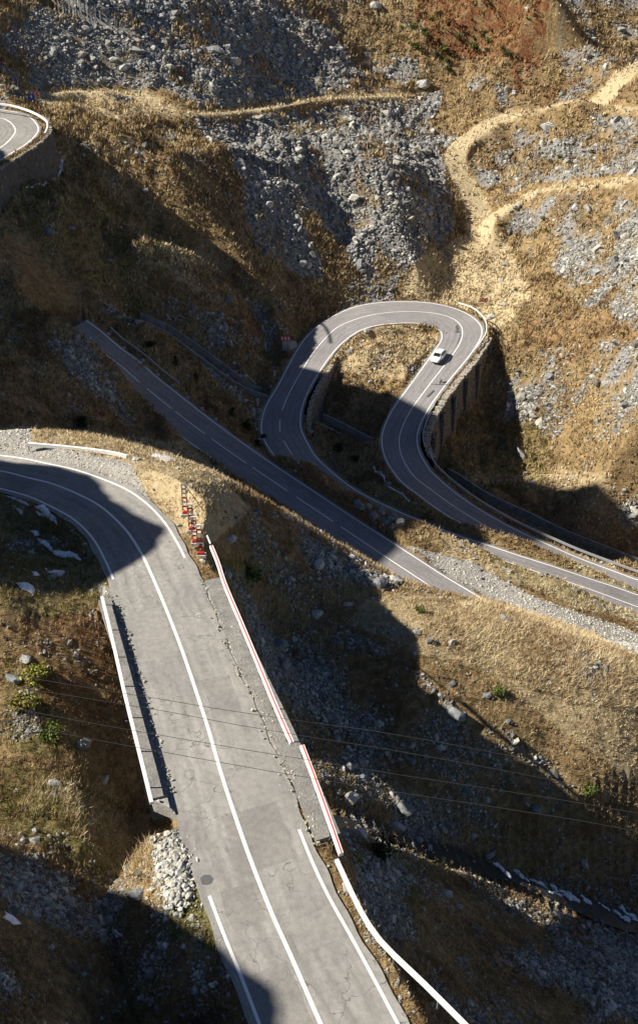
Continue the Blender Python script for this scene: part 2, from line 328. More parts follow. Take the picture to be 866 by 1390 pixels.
# -- relief
def near_track(P, rad):
    d = np.full(XG.shape, 99., np.float32)
    for q in P[::2]:
        j0 = np.searchsorted(yy, q[1] - rad); j1 = np.searchsorted(yy, q[1] + rad)
        i0 = np.searchsorted(aa, min((q[0] - rad) / (q[1] - rad), (q[0] - rad) / (q[1] + rad))); i1 = np.searchsorted(aa, max((q[0] + rad) / (q[1] - rad), (q[0] + rad) / (q[1] + rad)))
        d[j0:j1, i0:i1] = np.minimum(d[j0:j1, i0:i1], np.hypot(XG[j0:j1, i0:i1] - q[0], YG[j0:j1, i0:i1] - q[1]))
    return d
trk = np.zeros(XG.shape, np.float32)
for P, w in TRACKS: trk = np.maximum(trk, np.clip((w + 4 - near_track(P, 9)) / 4, 0, 1))
_f = np.clip((YG - 140) / 40, 0, 1)
noi = fbm(XG * .035, YG * .035, 4) * (1.6 + _f * 1.8) + fbm(XG * .16, YG * .16, 3, ox=40) * (.5 + _f * .9)
gul = np.abs(fbm(XG * .05 + YG * .022, YG * .012 - XG * .004, 3, ox=90)); noi = noi - np.clip(.35 - gul, 0, 1) * 1.2 * np.clip((YG - 170) / 50, 0, 1)
rl = np.array([at(*p)[:2] for p in ((670,-140,20),(700,-60,25),(738,20,34),(770,80,42),(792,112,46.5))]); rl = spline(np.c_[rl, rl[:, 0]], 1.)[:, :2]  # ridge added at upper right so its right flank falls in shade
_x = np.interp(YG, rl[::-1, 1], rl[::-1, 0]); _s1 = XG - _x - fbm(YG * .12, YG * 0 + 5, 3) * 3
add = np.where(_s1 < 0, 11 * np.exp(-(_s1 / 18) ** 2), 11 * np.exp(-(_s1 / 9) ** 2) - 3.5 * np.exp(-((_s1 - 22) / 12) ** 2)) * np.clip((YG - 238) / 14, 0, 1); ZG = ZG + add
farf = np.clip((YG - 60) / 120, .25, 1)
ZG = ZG + noi * np.clip((YG - 30) / 120, .22, 1) * (1 - .7 * trk)
fine = fbm(XG * .9, YG * .9, 3, ox=11)
sc = np.where(YG > 130, .42, .8)
bl = blocks(XG * .5, YG * .5 + XG * .1) * .45 + blocks(XG * 1.3 + 40, YG * 1.3) * .3
bl2 = blocks(XG * .9 + 9, YG * .9 + XG * .1) * .6 + blocks(XG * 2.2 + 40, YG * 2.2) * .35
fr = np.clip((YG - 90) / 60, 0, 1); rk = (bl * 1.5 * fr + bl2 * .95 * (1 - fr)); rkn = np.clip(rockm + fbm(XG * .25, YG * .25, 3, ox=70) * .75 - .25, 0, 1)
tuft = np.abs(fbm(XG * 1.6, YG * 1.6, 2, ox=21)) * .35 + np.abs(fbm(XG * .5, YG * .5, 3, ox=31)) * (.7 + .5 * np.clip((YG - 90) / 60, 0, 1))
smoothen = 1 - np.clip(pathm * .6 + grav * .9, 0, .95)
relief = (rkn * rk + (1 - rkn) * (tuft - .2) * (.5 + .7 * fr)) * smoothen * (1 - .9 * trk)
_gy = np.gradient(ZG, axis=0) / np.maximum(np.gradient(YG, axis=0), 1e-3); _gx = np.gradient(ZG, axis=1) / np.maximum(np.gradient(XG, axis=1), 1e-3)
relief = relief * np.clip(1.5 - np.hypot(_gx, _gy) * .75, .3, 1)
# -- unseen crag west of the view, its crest shaped to cast the valley shade
RID = [(-40,66),(20,69),(30,69),(32,67.5),(34,65),(38,58),(41,52),(43,48.5),(46,47),(50,47.5),(55,49.5),(57,51.5),(59,54.),(61,57),(63,59.6),(66,61.5),(70,62),(73,59),(76,57),(79,55.5),(81,52.3),(82,49),(84,45),(87,43),(95,42),(106,46),(110,47.5),(114,50),(118,51),(121,52),(124,55),(127,61),(130,66),(136,66),(140,59),(144,54),(148,51.5),(151,49.5),(154,45),(156,41.5),(158,39),(162,38),(170,34),(180,24),(500,10)]
RY = np.array([r[0] for r in RID], float); RW = np.array([r[1] for r in RID], float) + (TAN - .7265) * np.interp(RY, [30, 40, 60, 75, 84, 90, 106, 114, 119, 125, 133, 145, 151, 156, 162, 175], [-4, -8, -18, -20, -29, -10, 5, 22, 30, 28, 42, 18, 12, -3, -5, -10])
rw = np.interp(YG, RY, RW) + fbm(YG * .25, YG * 0 + 3, 4, g=.6) * .9
xr = -(.40 * np.maximum(YG, 40) + 42)
dx = XG - xr
prof = np.where(dx > 0, np.clip(1 - dx / (np.maximum(24, 14 + .05 * YG)), 0, 1), np.clip(1 + dx / 90, 0, 1)); prof = prof * prof * (3 - 2 * prof)
zr = rw - xr * TAN
ZG = ZG + relief * np.where(PX < -60, .6, 1)
mount = np.where(YG < 175, 1, np.clip(1 - (YG - 175) / 25, 0, 1))
ZG = np.where(zr > ZG, ZG + (zr - ZG) * prof * mount, np.where((dx < 30) & (YG < 165), ZG + (zr - ZG) * np.clip(prof * 1.2, 0, 1), ZG))
# -- carve
def lateral(C, T, N, rad):
    """nearest station for every vertex within rad"""
    d = np.full(XG.shape, 1e9, np.float32); idx = np.full(XG.shape, -1, np.int32)
    for i in range(0, len(C)):
        x, y = C[i, 0], C[i, 1]
        j0 = np.searchsorted(yy, y - rad); j1 = np.searchsorted(yy, y + rad)
        if j1 <= j0: continue
        ylo = max(40, y - rad); yhi = max(40., y + rad)
        lo = min((x - rad) / ylo, (x - rad) / yhi); hi = max((x + rad) / ylo, (x + rad) / yhi)
        i0 = np.searchsorted(aa, lo); i1 = np.searchsorted(aa, hi)
        if i1 <= i0: continue
        dd = (XG[j0:j1, i0:i1] - x) ** 2 + (YG[j0:j1, i0:i1] - y) ** 2
        s = d[j0:j1, i0:i1]; m = dd < s; s[m] = dd[m]; idx[j0:j1, i0:i1][m] = i
    return np.sqrt(d), idx
def frame(P):
    T = np.gradient(P[:, :2], axis=0); T /= np.linalg.norm(T, axis=1)[:, None]; return T, np.stack([-T[:, 1], T[:, 0]], 1)
def carve(C, T, N, wl, wr, kcl, kcr, kfl, kfr, rad, drop=.12, fill=None):
    global ZG
    n_ = len(C); t3 = np.linspace(0, n_ - 1, 3 * n_ - 2); t0 = np.arange(n_)
    def u3(a): return np.stack([np.interp(t3, t0, a[:, q]) for q in range(a.shape[1])], 1) if a.ndim == 2 else np.interp(t3, t0, a)
    C, T, N, wl, wr, kcl, kcr, kfl, kfr = [u3(q) for q in (C, T, N, wl, wr, kcl, kcr, kfl, kfr)]
    d, idx = lateral(C, T, N, rad); m = idx >= 0; k = idx[m]; end = (k == 0) | (k == len(C) - 1)
    lat = (XG[m] - C[k, 0]) * N[k, 0] + (YG[m] - C[k, 1]) * N[k, 1]; al = np.abs((XG[m] - C[k, 0]) * T[k, 0] + (YG[m] - C[k, 1]) * T[k, 1])
    left = lat > 0; w = np.where(left, wl[k], wr[k]); kc = np.where(left, kcl[k], kcr[k]); kf = np.where(left, kfl[k], kfr[k])
    ex = np.maximum(np.hypot(np.maximum(np.abs(lat) - w, 0), al * end), 0)
    zr_ = C[k, 2] - drop; z = ZG[m]; fl = fill[np.minimum(k // 3, len(fill) - 1)] if fill is not None else 1
    ZG[m] = np.clip(z, zr_ - kf * ex - (1 - fl) * 60, zr_ + kc * ex + np.where(ex > 0, np.minimum(ex, 1) * relief[m] * .3, 0) * (kf < 2)).astype(np.float32)
for P, w in TRACKS:
    T, N = frame(P); o = np.ones(len(P)); carve(P, T, N, o * w, o * w, o * .9, o * .9, o * 1.4, o * 1.4, 12, 0)
    d, idx = lateral(P, T, N, 5); pathm = np.maximum(pathm, np.clip((w + .4 - d + fbm(XG * .7, YG * .7, 2) * .7) / .4, 0, 1)); rkn = rkn * np.clip((d - w) / 1.5, 0, 1)
def dig(P, w, depth, kk=2.2, rad=14):
    global ZG
    T, N = frame(P); d, idx = lateral(P, T, N, rad); m = idx >= 0
    ZG[m] = np.minimum(ZG[m], P[idx[m], 2] - depth + np.maximum(d[m] - w, 0) * kk + np.maximum(d[m] - w - 3, 0) ** 2 * .16 + relief[m] * .3)
dig(STREAM[0], STREAM[1], 1.0, 1.7, 12)
for r in ROADS:
    cuts = [0, r.near(545, 423), len(r.C)] if r is CD else [0, r.near(21, 176), len(r.C)] if r is U else [0, len(r.C)]
    for c0, c1 in zip(cuts[:-1], cuts[1:]):
        q = slice(max(0, c0 - 3), c1 + 3)
        carve(r.C[q], r.T[q], r.N[q], (r.w[0] + r.sh[0])[q], (r.w[1] + r.sh[1])[q], r.kc[0][q], r.kc[1][q], r.kf[0][q], r.kf[1][q], 20 if r is not A else 12, fill=r.fill[q])
for P, w in DRAINS: dig(P, w, 1.4, 1.5, 7)
RD = np.zeros(XG.shape, bool)
for r in ROADS:                               # keep every carriageway clear
    d, idx = lateral(r.C, r.T, r.N, 8); m = idx >= 0; k = idx[m]
    lat = (XG[m] - r.C[k, 0]) * r.N[k, 0] + (YG[m] - r.C[k, 1]) * r.N[k, 1]
    w = np.where(lat > 0, r.w[0][k], r.w[1][k]) + .8; al_ = (XG[m] - r.C[k, 0]) * r.T[k, 0] + (YG[m] - r.C[k, 1]) * r.T[k, 1]; inn = (np.abs(lat) < w) & (np.abs(al_) < 1.2)
    RD[m] |= (np.abs(lat) < w - .2)
    ZG[m] = np.where(inn, np.minimum(ZG[m], r.C[k, 2] - .12), ZG[m])
_ri = slice(np.searchsorted(yy, 143), np.searchsorted(yy, 170)); _ci = slice(np.searchsorted(aa, -.275), np.searchsorted(aa, -.175))
_z = ZG[_ri, _ci].copy()                      # weather the fissure above the drain head
for _ in range(60):
    _p = np.pad(_z, 2, 'edge'); _z = (_p[:-4, 2:-2] + _p[4:, 2:-2] + _p[2:-2, :-4] + _p[2:-2, 4:] + _p[2:-2, 2:-2]) / 5
_wy = np.hanning(_z.shape[0])[:, None] ** .4; _wx = np.hanning(_z.shape[1])[None] ** .4
_mk = np.clip(np.hypot((XG[_ri, _ci] + 34.5) / 5, (YG[_ri, _ci] - 157) / 11), 0, 1); _mk = (1 - _mk ** 3) * _wy * _wx
ZG[_ri, _ci] = ZG[_ri, _ci] * (1 - _mk) + _z * _mk
def ground(x, y):
    x = np.asarray(x, float); y = np.asarray(y, float)
    a = x / np.maximum(y, 40.); j = np.clip(np.searchsorted(aa, a) - 1, 0, nx - 2); i = np.clip(np.searchsorted(yy, y) - 1, 0, ny - 2)
    fa = np.clip((a - aa[j]) / (aa[j + 1] - aa[j]), 0, 1); fy = np.clip((y - yy[i]) / (yy[i + 1] - yy[i]), 0, 1)
    return (ZG[i, j] * (1 - fa) + ZG[i, j + 1] * fa) * (1 - fy) + (ZG[i + 1, j] * (1 - fa) + ZG[i + 1, j + 1] * fa) * fy
def sight(px, py, t0=30., t1=700.):
    """first point of the ground on the line of sight through a pixel of the photograph"""
    u = (px - 433) / F; v = (py - 650) / F; t = np.arange(t0, t1, .25)
    z = HC - (ST + v * CT) * t; g = ground(u * t, (CT - v * ST) * t); k = int(np.argmax(z < g))
    t = t[k]; x, y = u * t, (CT - v * ST) * t
    return Vector((x, y, float(ground(x, y))))
PX, PY = proj(XG, YG, ZG)
print('terrain built', XG.shape)
# ------------------------------------------------------------------ materials
def mat(name, base, rough=.85, **k):
    m = bpy.data.materials.new(name); m.use_nodes = True; nt = m.node_tree; b = nt.nodes['Principled BSDF']
    b.inputs['Base Color'].default_value = (*base, 1); b.inputs['Roughness'].default_value = rough
    b.inputs['Specular IOR Level'].default_value = k.get('spec', .25); b.inputs['Metallic'].default_value = k.get('metal', 0)
    return m
def nd(nt, t, **k):
    n_ = nt.nodes.new(t)
    for a, b in k.items():
        if a.startswith('i_'): n_.inputs[a[2:].replace('_', ' ')].default_value = b
        else: setattr(n_, a, b)
    return n_
def noise(nt, vec, scale, detail=6, rough=.6, dist=0):
    n_ = nd(nt, 'ShaderNodeTexNoise'); n_.inputs['Scale'].default_value = scale; n_.inputs['Detail'].default_value = detail
    n_.inputs['Roughness'].default_value = rough; n_.inputs['Distortion'].default_value = dist; nt.links.new(vec, n_.inputs['Vector']); return n_.outputs['Fac']
def ramp(nt, fac, stops):
    r = nd(nt, 'ShaderNodeValToRGB'); e = r.color_ramp.elements
    while len(e) < len(stops): e.new(.5)
    for q, (p, c) in zip(e, stops): q.position = p; q.color = (*c, 1) if len(c) == 3 else c
    nt.links.new(fac, r.inputs[0]); return r.outputs[0]
def mix(nt, f, a, b, bt='MIX'):
    m = nd(nt, 'ShaderNodeMix', data_type='RGBA', blend_type=bt)
    for s_, v in ((0, f), (6, a), (7, b)):
        if hasattr(v, 'is_linked') or hasattr(v, 'links'): nt.links.new(v, m.inputs[s_])
        else: m.inputs[s_].default_value = v if s_ == 0 else (*v, 1)
    return m.outputs[2]
def math_(nt, op, a, b=None, clamp=False):
    m = nd(nt, 'ShaderNodeMath', operation=op, use_clamp=clamp)
    for i, v in enumerate((a, b)):
        if v is None: continue
        if hasattr(v, 'links'): nt.links.new(v, m.inputs[i])
        else: m.inputs[i].default_value = v
    return m.outputs[0]
def bump(nt, h, strength, dist, b):
    n_ = nd(nt, 'ShaderNodeBump'); n_.inputs['Strength'].default_value = strength; n_.inputs['Distance'].default_value = dist
    nt.links.new(h, n_.inputs['Height']); nt.links.new(n_.outputs[0], b.inputs['Normal'])
def gv(b, c): return (b, b, b) if c is None else c
def stops(*a): return list(a)
# terrain
mt = mat('hillside', (.2, .15, .08), .95, spec=.1); nt = mt.node_tree; bs = nt.nodes['Principled BSDF']
pos = nd(nt, 'ShaderNodeNewGeometry').outputs['Position']
a1 = nd(nt, 'ShaderNodeVertexColor', layer_name='cover'); a2 = nd(nt, 'ShaderNodeVertexColor', layer_name='cover2')
s1 = nd(nt, 'ShaderNodeSeparateColor'); nt.links.new(a1.outputs[0], s1.inputs[0]); s2 = nd(nt, 'ShaderNodeSeparateColor'); nt.links.new(a2.outputs[0], s2.inputs[0])
nA = noise(nt, pos, .35, 8, .65); nB = noise(nt, pos, 1.7, 8, .7); nC = noise(nt, pos, .09, 5, .6); nD = noise(nt, pos, 5, 5, .7)
g1 = ramp(nt, nB, stops((.30, (.06, .04, .02)), (.45, (.20, .135, .065)), (.56, (.37, .265, .13)), (.72, (.56, .43, .24))))
g2 = ramp(nt, nA, stops((.3, (.10, .09, .045)), (.5, (.24, .17, .085)), (.7, (.38, .27, .135))))
grass = mix(nt, .45, g1, g2)
straw = ramp(nt, nB, stops((.25, (.30, .23, .13)), (.5, (.49, .395, .235)), (.75, (.65, .55, .36))))
nE = noise(nt, pos, .16, 6, .7)
grass = mix(nt, ramp(nt, nE, stops((.52, (0,) * 3), (.62, (.5,) * 3))), grass, mix(nt, nB, (.05, .032, .018), (.17, .10, .05)))
grass = mix(nt, s1.outputs[1], grass, straw)
green = ramp(nt, nB, stops((.3, (.04, .05, .015)), (.5, (.13, .14, .04)), (.75, (.30, .27, .09))))
gm = math_(nt, 'MULTIPLY', s1.outputs[2], ramp(nt, nA, stops((.35, (.1,) * 3), (.6, (1,) * 3))), True)
grass = mix(nt, gm, grass, green)
red = ramp(nt, nB, stops((.3, (.06, .03, .018)), (.5, (.17, .075, .035)), (.7, (.28, .14, .06))))
rm = math_(nt, 'MULTIPLY', s2.outputs[0], ramp(nt, nA, stops((.38, (0,) * 3), (.55, (1,) * 3))), True)
grass = mix(nt, rm, grass, red)
rock = ramp(nt, nB, stops((.25, (.095, .092, .088)), (.45, (.215, .21, .20)), (.6, (.325, .32, .30)), (.8, (.48, .465, .43))))
rock = mix(nt, ramp(nt, nA, stops((.5, (0,) * 3), (.68, (.55,) * 3))), rock, (.20, .15, .08))
rf = math_(nt, 'ADD', s1.outputs[0], math_(nt, 'MULTIPLY', math_(nt, 'SUBTRACT', nD, .5), 1.1)); rf = ramp(nt, rf, stops((.42, (0,) * 3), (.52, (1,) * 3)))
c_ = mix(nt, rf, grass, rock)
gr = ramp(nt, nD, stops((.3, (.22, .21, .19)), (.5, (.36, .34, .31)), (.7, (.52, .50, .46))))
gf = ramp(nt, math_(nt, 'ADD', s2.outputs[1], math_(nt, 'MULTIPLY', math_(nt, 'SUBTRACT', nB, .5), .9)), stops((.40, (0,) * 3), (.6, (1,) * 3)))
c_ = mix(nt, gf, c_, gr); nt.links.new(c_, bs.inputs['Base Color'])
hb = math_(nt, 'ADD', math_(nt, 'MULTIPLY', nB, 1.), math_(nt, 'MULTIPLY', nD, .45)); bump(nt, hb, .8, .5, bs)
# asphalt variants
def asphalt(name, dark, warm, crack):
    m = mat(name, dark, .9, spec=.2); nt = m.node_tree; b = nt.nodes['Principled BSDF']; pos = nd(nt, 'ShaderNodeNewGeometry').outputs['Position']
    n1 = noise(nt, pos, .22, 6, .6); n2 = noise(nt, pos, 2.6, 8, .7); n3 = noise(nt, pos, 25, 3, .6)
    c = mix(nt, ramp(nt, n1, stops((.35, (0,) * 3), (.65, (1,) * 3))), dark, warm)
    la_ = nd(nt, 'ShaderNodeVertexColor', layer_name='lane'); sl = nd(nt, 'ShaderNodeSeparateColor'); nt.links.new(la_.outputs[0], sl.inputs[0])
    cv = nd(nt, 'ShaderNodeCombineXYZ'); nt.links.new(math_(nt, 'MULTIPLY', sl.outputs[0], 26.), cv.inputs[0]); nt.links.new(math_(nt, 'MULTIPLY', sl.outputs[1], 60.), cv.inputs[1])
    n4 = noise(nt, cv.outputs[0], 1.0, 5, .6); c = mix(nt, .55, c, ramp(nt, n4, stops((.3, (.36,) * 3), (.7, (.66,) * 3))), 'OVERLAY')
    wt = math_(nt, 'COSINE', math_(nt, 'MULTIPLY', sl.outputs[0], 69.)); c = mix(nt, .35, c, ramp(nt, math_(nt, 'ADD', math_(nt, 'MULTIPLY', wt, .25), .5), stops((.25, (.44,) * 3), (.75, (.56,) * 3))), 'OVERLAY')
    c = mix(nt, .5, c, ramp(nt, n2, stops((.3, (.35,) * 3), (.7, (.75,) * 3))), 'OVERLAY')
    c = mix(nt, .25, c, ramp(nt, n3, stops((.3, (.25,) * 3), (.7, (.8,) * 3))), 'OVERLAY')
    v = nd(nt, 'ShaderNodeTexVoronoi', feature='DISTANCE_TO_EDGE'); v.inputs['Scale'].default_value = .45
    vm = nd(nt, 'ShaderNodeVectorMath', operation='ADD'); nv = nd(nt, 'ShaderNodeTexNoise'); nv.inputs['Scale'].default_value = .8; nv.inputs['Detail'].default_value = 5; nt.links.new(pos, nv.inputs['Vector'])
    nt.links.new(pos, vm.inputs[0]); sc_ = nd(nt, 'ShaderNodeVectorMath', operation='SCALE'); sc_.inputs['Scale'].default_value = 2.2; nt.links.new(nv.outputs['Color'], sc_.inputs[0]); nt.links.new(sc_.outputs[0], vm.inputs[1]); nt.links.new(vm.outputs[0], v.inputs['Vector'])
    cr = ramp(nt, v.outputs['Distance'], stops((.0, (1,) * 3), (.012, (.0,) * 3)))
    cm = math_(nt, 'MULTIPLY', cr, ramp(nt, n1, stops((.42, (0,) * 3), (.55, (crack,) * 3))))
    c = mix(nt, cm, c, (.05, .05, .05)); nt.links.new(c, b.inputs['Base Color']); bump(nt, n3, .3, .02, b); return m
M = {}
M['asA'] = asphalt('worn_asphalt', (.205, .198, .185), (.27, .257, .235), .8)
M['asB'] = asphalt('smooth_asphalt', (.20, .19, .19), (.235, .225, .22), .25)
def worn_paint(name, colr, wear):
    m = mat(name, colr, .6); nt = m.node_tree; b = nt.nodes['Principled BSDF']; pos = nd(nt, 'ShaderNodeNewGeometry').outputs['Position']
    n2 = noise(nt, pos, 3.2, 8, .75)
    c = mix(nt, ramp(nt, n2, stops((wear, (1,) * 3), (wear + .1, (0,) * 3))), colr, tuple(x * .45 for x in colr)); nt.links.new(c, b.inputs['Base Color']); return m
M['line'] = worn_paint('road_paint', (.80, .79, .75), .3)
M['faint'] = worn_paint('worn_road_paint', (.55, .53, .49), .52)
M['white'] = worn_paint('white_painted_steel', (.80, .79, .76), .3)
M['red'] = worn_paint('red_paint', (.55, .05, .035), .3)
M['blue'] = mat('blue_sign_paint', (.02, .08, .45), .5)
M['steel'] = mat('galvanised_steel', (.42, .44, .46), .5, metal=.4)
M['black'] = mat('black_rubber', (.012, .012, .013), .6)
M['cable'] = mat('cable_sheath', (.03, .03, .03), .6)
def stone(name, ca, cb, sc=.9, bk=True, rng=.6):
    m = mat(name, ca, .93, spec=.12); nt = m.node_tree; b = nt.nodes['Principled BSDF']; tc = nd(nt, 'ShaderNodeTexCoord'); pos = tc.outputs['Object']
    n2 = noise(nt, pos, 1.3, 8, .7); n3 = noise(nt, pos, 6, 6, .7)
    c = ramp(nt, n2, stops((.3, ca), (.7, cb))); c = mix(nt, .6, c, ramp(nt, n3, stops((.3, (.25,) * 3), (.7, (.75,) * 3))), 'OVERLAY')
    h = n3
    if bk:
        v = nd(nt, 'ShaderNodeTexVoronoi', feature='DISTANCE_TO_EDGE'); v.inputs['Scale'].default_value = sc
        nt.links.new(pos, v.inputs['Vector']); j = ramp(nt, v.outputs['Distance'], stops((.0, (0,) * 3), (.09, (1,) * 3)))
        c = mix(nt, j, tuple(x * .35 for x in ca), c); h = math_(nt, 'ADD', n3, j)
    nt.links.new(c, b.inputs['Base Color']); bump(nt, h, .7, .12, b); return m
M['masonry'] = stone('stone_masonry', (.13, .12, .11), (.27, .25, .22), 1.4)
M['wallstone'] = stone('weathered_wall_concrete', (.06, .06, .062), (.15, .145, .135), .5, False)  # streaked concrete, base colour also darkened to carry the upper wall's shade
M['conc'] = stone('old_concrete', (.26, .25, .23), (.42, .40, .37), .3, False)
M['walk'] = stone('bridge_walk_concrete', (.16, .155, .145), (.27, .26, .24), .5, False)
M['coping'] = stone('pale_stone', (.34, .31, .26), (.52, .48, .40), 1.8)
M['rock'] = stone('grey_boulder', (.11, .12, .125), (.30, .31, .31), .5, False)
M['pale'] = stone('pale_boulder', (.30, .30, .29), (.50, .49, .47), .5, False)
M['snow'] = mat('old_snow', (.82, .84, .88), .6)
M['foam'] = mat('white_water', (.75, .79, .84), .3)
M['water'] = mat('dark_stream_water', (.03, .035, .035), .3, spec=.5)
M['foil'] = None
def attr_mat(name, rough=.9, mult=1, trans=0):
    m = mat(name, (.3, .3, .3), rough, spec=.1); nt = m.node_tree; b = nt.nodes['Principled BSDF']
    a = nd(nt, 'ShaderNodeVertexColor', layer_name='tint'); pos = nd(nt, 'ShaderNodeNewGeometry').outputs['Position']; n2 = noise(nt, pos, 4, 4, .6)
    c = mix(nt, .5, a.outputs[0], ramp(nt, n2, stops((.3, (.3,) * 3), (.7, (.7,) * 3))), 'OVERLAY'); nt.links.new(c, b.inputs['Base Color']); return m
M['blade'] = attr_mat('dry_grass_blades'); M['stones'] = attr_mat('loose_stones'); M['leaf'] = attr_mat('shrub_foliage')
# ------------------------------------------------------------------ terrain object
ii = np.arange(ny * nx).reshape(ny, nx)
quads = np.stack([ii[:-1, :-1], ii[:-1, 1:], ii[1:, 1:], ii[1:, :-1]], -1).reshape(-1, 4)
cov = np.stack([rkn, np.clip(pathm, 0, 1), greenm, np.ones_like(rkn)], -1); cov2 = np.stack([redm, grav, rkn * 0, np.ones_like(rkn)], -1)
me = mesh_np('terrain', np.stack([XG, YG, ZG], -1), quads, 4, True, {'cover': cov.reshape(-1, 4), 'cover2': cov2.reshape(-1, 4)})
link('terrain', me, mt, None, label='steep mountain slopes of dry grass, scree and rock around the winding roads', cat='hillside', kind='structure')
# ------------------------------------------------------------------ roads and their markings
def ribbon(road, i0, i1, la, lb, dz, nacross=2, step=1):
    """sheet between lateral functions la(i) > lb(i) (left positive)"""
    V = []; idx = list(range(i0, min(i1, len(road.C)), step)); m = nacross
    for i in idx:
        for k in range(m):
            l = la(i) + (lb(i) - la(i)) * k / (m - 1); q = road.C[i, :2] + road.N[i] * l; V.append((q[0], q[1], road.C[i, 2] + dz))
    Fq = [(a * m + k, a * m + k + 1, (a + 1) * m + k + 1, (a + 1) * m + k) for a in range(len(idx) - 1) for k in range(m - 1)]
    return np.array(V), np.array(Fq)
def road_obj(road, matn, label, pad=(.35, .35)):
    v, f = ribbon(road, 0, len(road.C), lambda i: road.w[0][i] + pad[0] + .12 * math.sin(i * .9) * math.sin(i * .37), lambda i: -road.w[1][i] - pad[1] - .1 * math.sin(i * .8 + 1) * math.sin(i * .3), 0, 9)
    lat = np.tile(np.linspace(1, -1, 9), len(road.C)) * np.repeat((road.w[0] + road.w[1]) / 2, 9) * .1 + .5; al = np.repeat(np.arange(len(road.C)) * .002, 9)
    return link('road', mesh_np('road', v, f, 4, True, {'lane': np.c_[lat, al, al * 0, al * 0 + 1]}), M[matn], None, label=label, cat='road', kind='structure')
def line_obj(road, spans, lat, w, parent, matn='line', name='edge_line', dz=.012):
    V = []; Fq = []; n0 = 0
    for (i0, i1) in spans:
        v, f = ribbon(road, i0, i1, lambda i: lat(i) + w / 2, lambda i: lat(i) - w / 2, dz)
        if len(v) < 4: continue
        V.append(v); Fq.append(f + n0); n0 += len(v)
    return link(name, mesh_np(name, np.vstack(V), np.vstack(Fq), 4, False), M[matn], parent)
rA = road_obj(A, 'asA', 'old cracked grey road curving from the left onto the bridge in the foreground', (.5, .5))
rB = road_obj(B, 'asB', 'straight dark road descending from left to centre, dashed middle line', (.4, .5))
rC = road_obj(CD, 'asB', 'hairpin road looping round the grassy island with a white car on it', (.5, .4))
rU = road_obj(U, 'asA', 'upper bend of road on the high retaining wall at left edge', (.5, .5))
nA_ = len(A.C)
iL = A.near(212, 794)
line_obj(A, [(0, nA_)], lambda i: 0, .21, rA, name='centre_line')
iR0 = A.near(219, 811); iR1 = A.near(348, 1188)
line_obj(A, [(0, iL - 3), (iR1 - 3, nA_)], lambda i: A.w[0][i], .17, rA)
iQ = A.near(208, 783)
line_obj(A, [(0, iQ), (A.near(352, 1198), nA_)], lambda i: -A.w[1][i], .17, rA)
line_obj(A, [(A.near(312, 1080), A.near(320, 1105))], lambda i: A.w[0][i] - .1, .12, rA, 'faint'); line_obj(A, [(A.near(325, 1120), A.near(334, 1150))], lambda i: -A.w[1][i] + .1, .14, rA, 'faint')
for r in (): pass
def by_px(road, pts): return [road.span(pts[k], pts[k + 1]) for k in range(0, len(pts), 2)]
line_obj(B, by_px(B, [(60,425),(192,520),(198,525),(235,556),(240,560),(281,591),(288,597),(335,629),(343,635),(391,667),(403,675.5),(450,707),(461,714),(790,930)]), lambda i: 0, .15, rB, name='centre_line')
line_obj(B, [(0, len(B.C))], lambda i: B.w[0][i], .16, rB); line_obj(B, [(0, len(B.C))], lambda i: -B.w[1][i], .16, rB)
g0, g1_, g2_ = CD.near(400, 621), CD.near(382, 590), CD.near(381, 566)
line_obj(CD, [(0, g0 - 1), (g0 + 1, g1_ - 1), (g1_ + 1, g2_), (g2_ + 2, len(CD.C))], lambda i: 0, .15, rC, name='centre_line')
line_obj(CD, [(0, len(CD.C))], lambda i: CD.w[0][i], .17, rC); line_obj(CD, [(0, len(CD.C))], lambda i: -CD.w[1][i], .16, rC)
line_obj(U, [(0, U.near(4, 161)), (U.near(5, 161) + 1, len(U.C))], lambda i: U.w[0][i], .22, rU); line_obj(U, [(0, len(U.C))], lambda i: 0, .22, rU, name='centre_line'); line_obj(U, [(0, len(U.C))], lambda i: -U.w[1][i], .2, rU)
# ------------------------------------------------------------------ bridge
def curve_at(pts): return [at(*p) for p in pts]
def dense(P, step=1.): return [tuple(p) for p in spline(P, step)]
def deckpts(road, i0, i1, l, dz, step=2): return [tuple(road.C[i, :2] + road.N[i] * l(i)) + (road.C[i, 2] + dz,) for i in range(i0, i1, step)]
bi0, bi1 = A.near(217, 806), A.near(345, 1182); be = A.near(318, 1102); bj0, bj1 = A.near(214, 798), A.near(308, 1076)
bm_ = A.C[(bi0 + bi1) // 2]
br = empty('bridge', (0, 0, 0), label='straight concrete road bridge with pale walkways crossing the stream gully', cat='bridge')
m = MB(); L_ = deckpts(A, bi0, be, lambda i: A.w[0][i] + 2.1, 0); R_ = deckpts(A, bi0, be, lambda i: -A.w[1][i] - (1.55 if i < bj1 else .3), 0)
for (a, b, c, d) in zip(L_[:-1], L_[1:], R_[:-1], R_[1:]):
    lo = lambda p, k: (p[0], p[1], p[2] - k)
    m.poly([lo(a, .06), lo(a, 1.0), lo(b, 1.0), lo(b, .06)]); m.poly([lo(c, .06), lo(d, .06), lo(d, 1.0), lo(c, 1.0)]); m.poly([lo(a, 1.), lo(c, 1.), lo(d, 1.), lo(b, 1.)]); m.poly([lo(a, .06), lo(b, .06), lo(d, .06), lo(c, .06)])
m.build('deck', M['conc'], br)
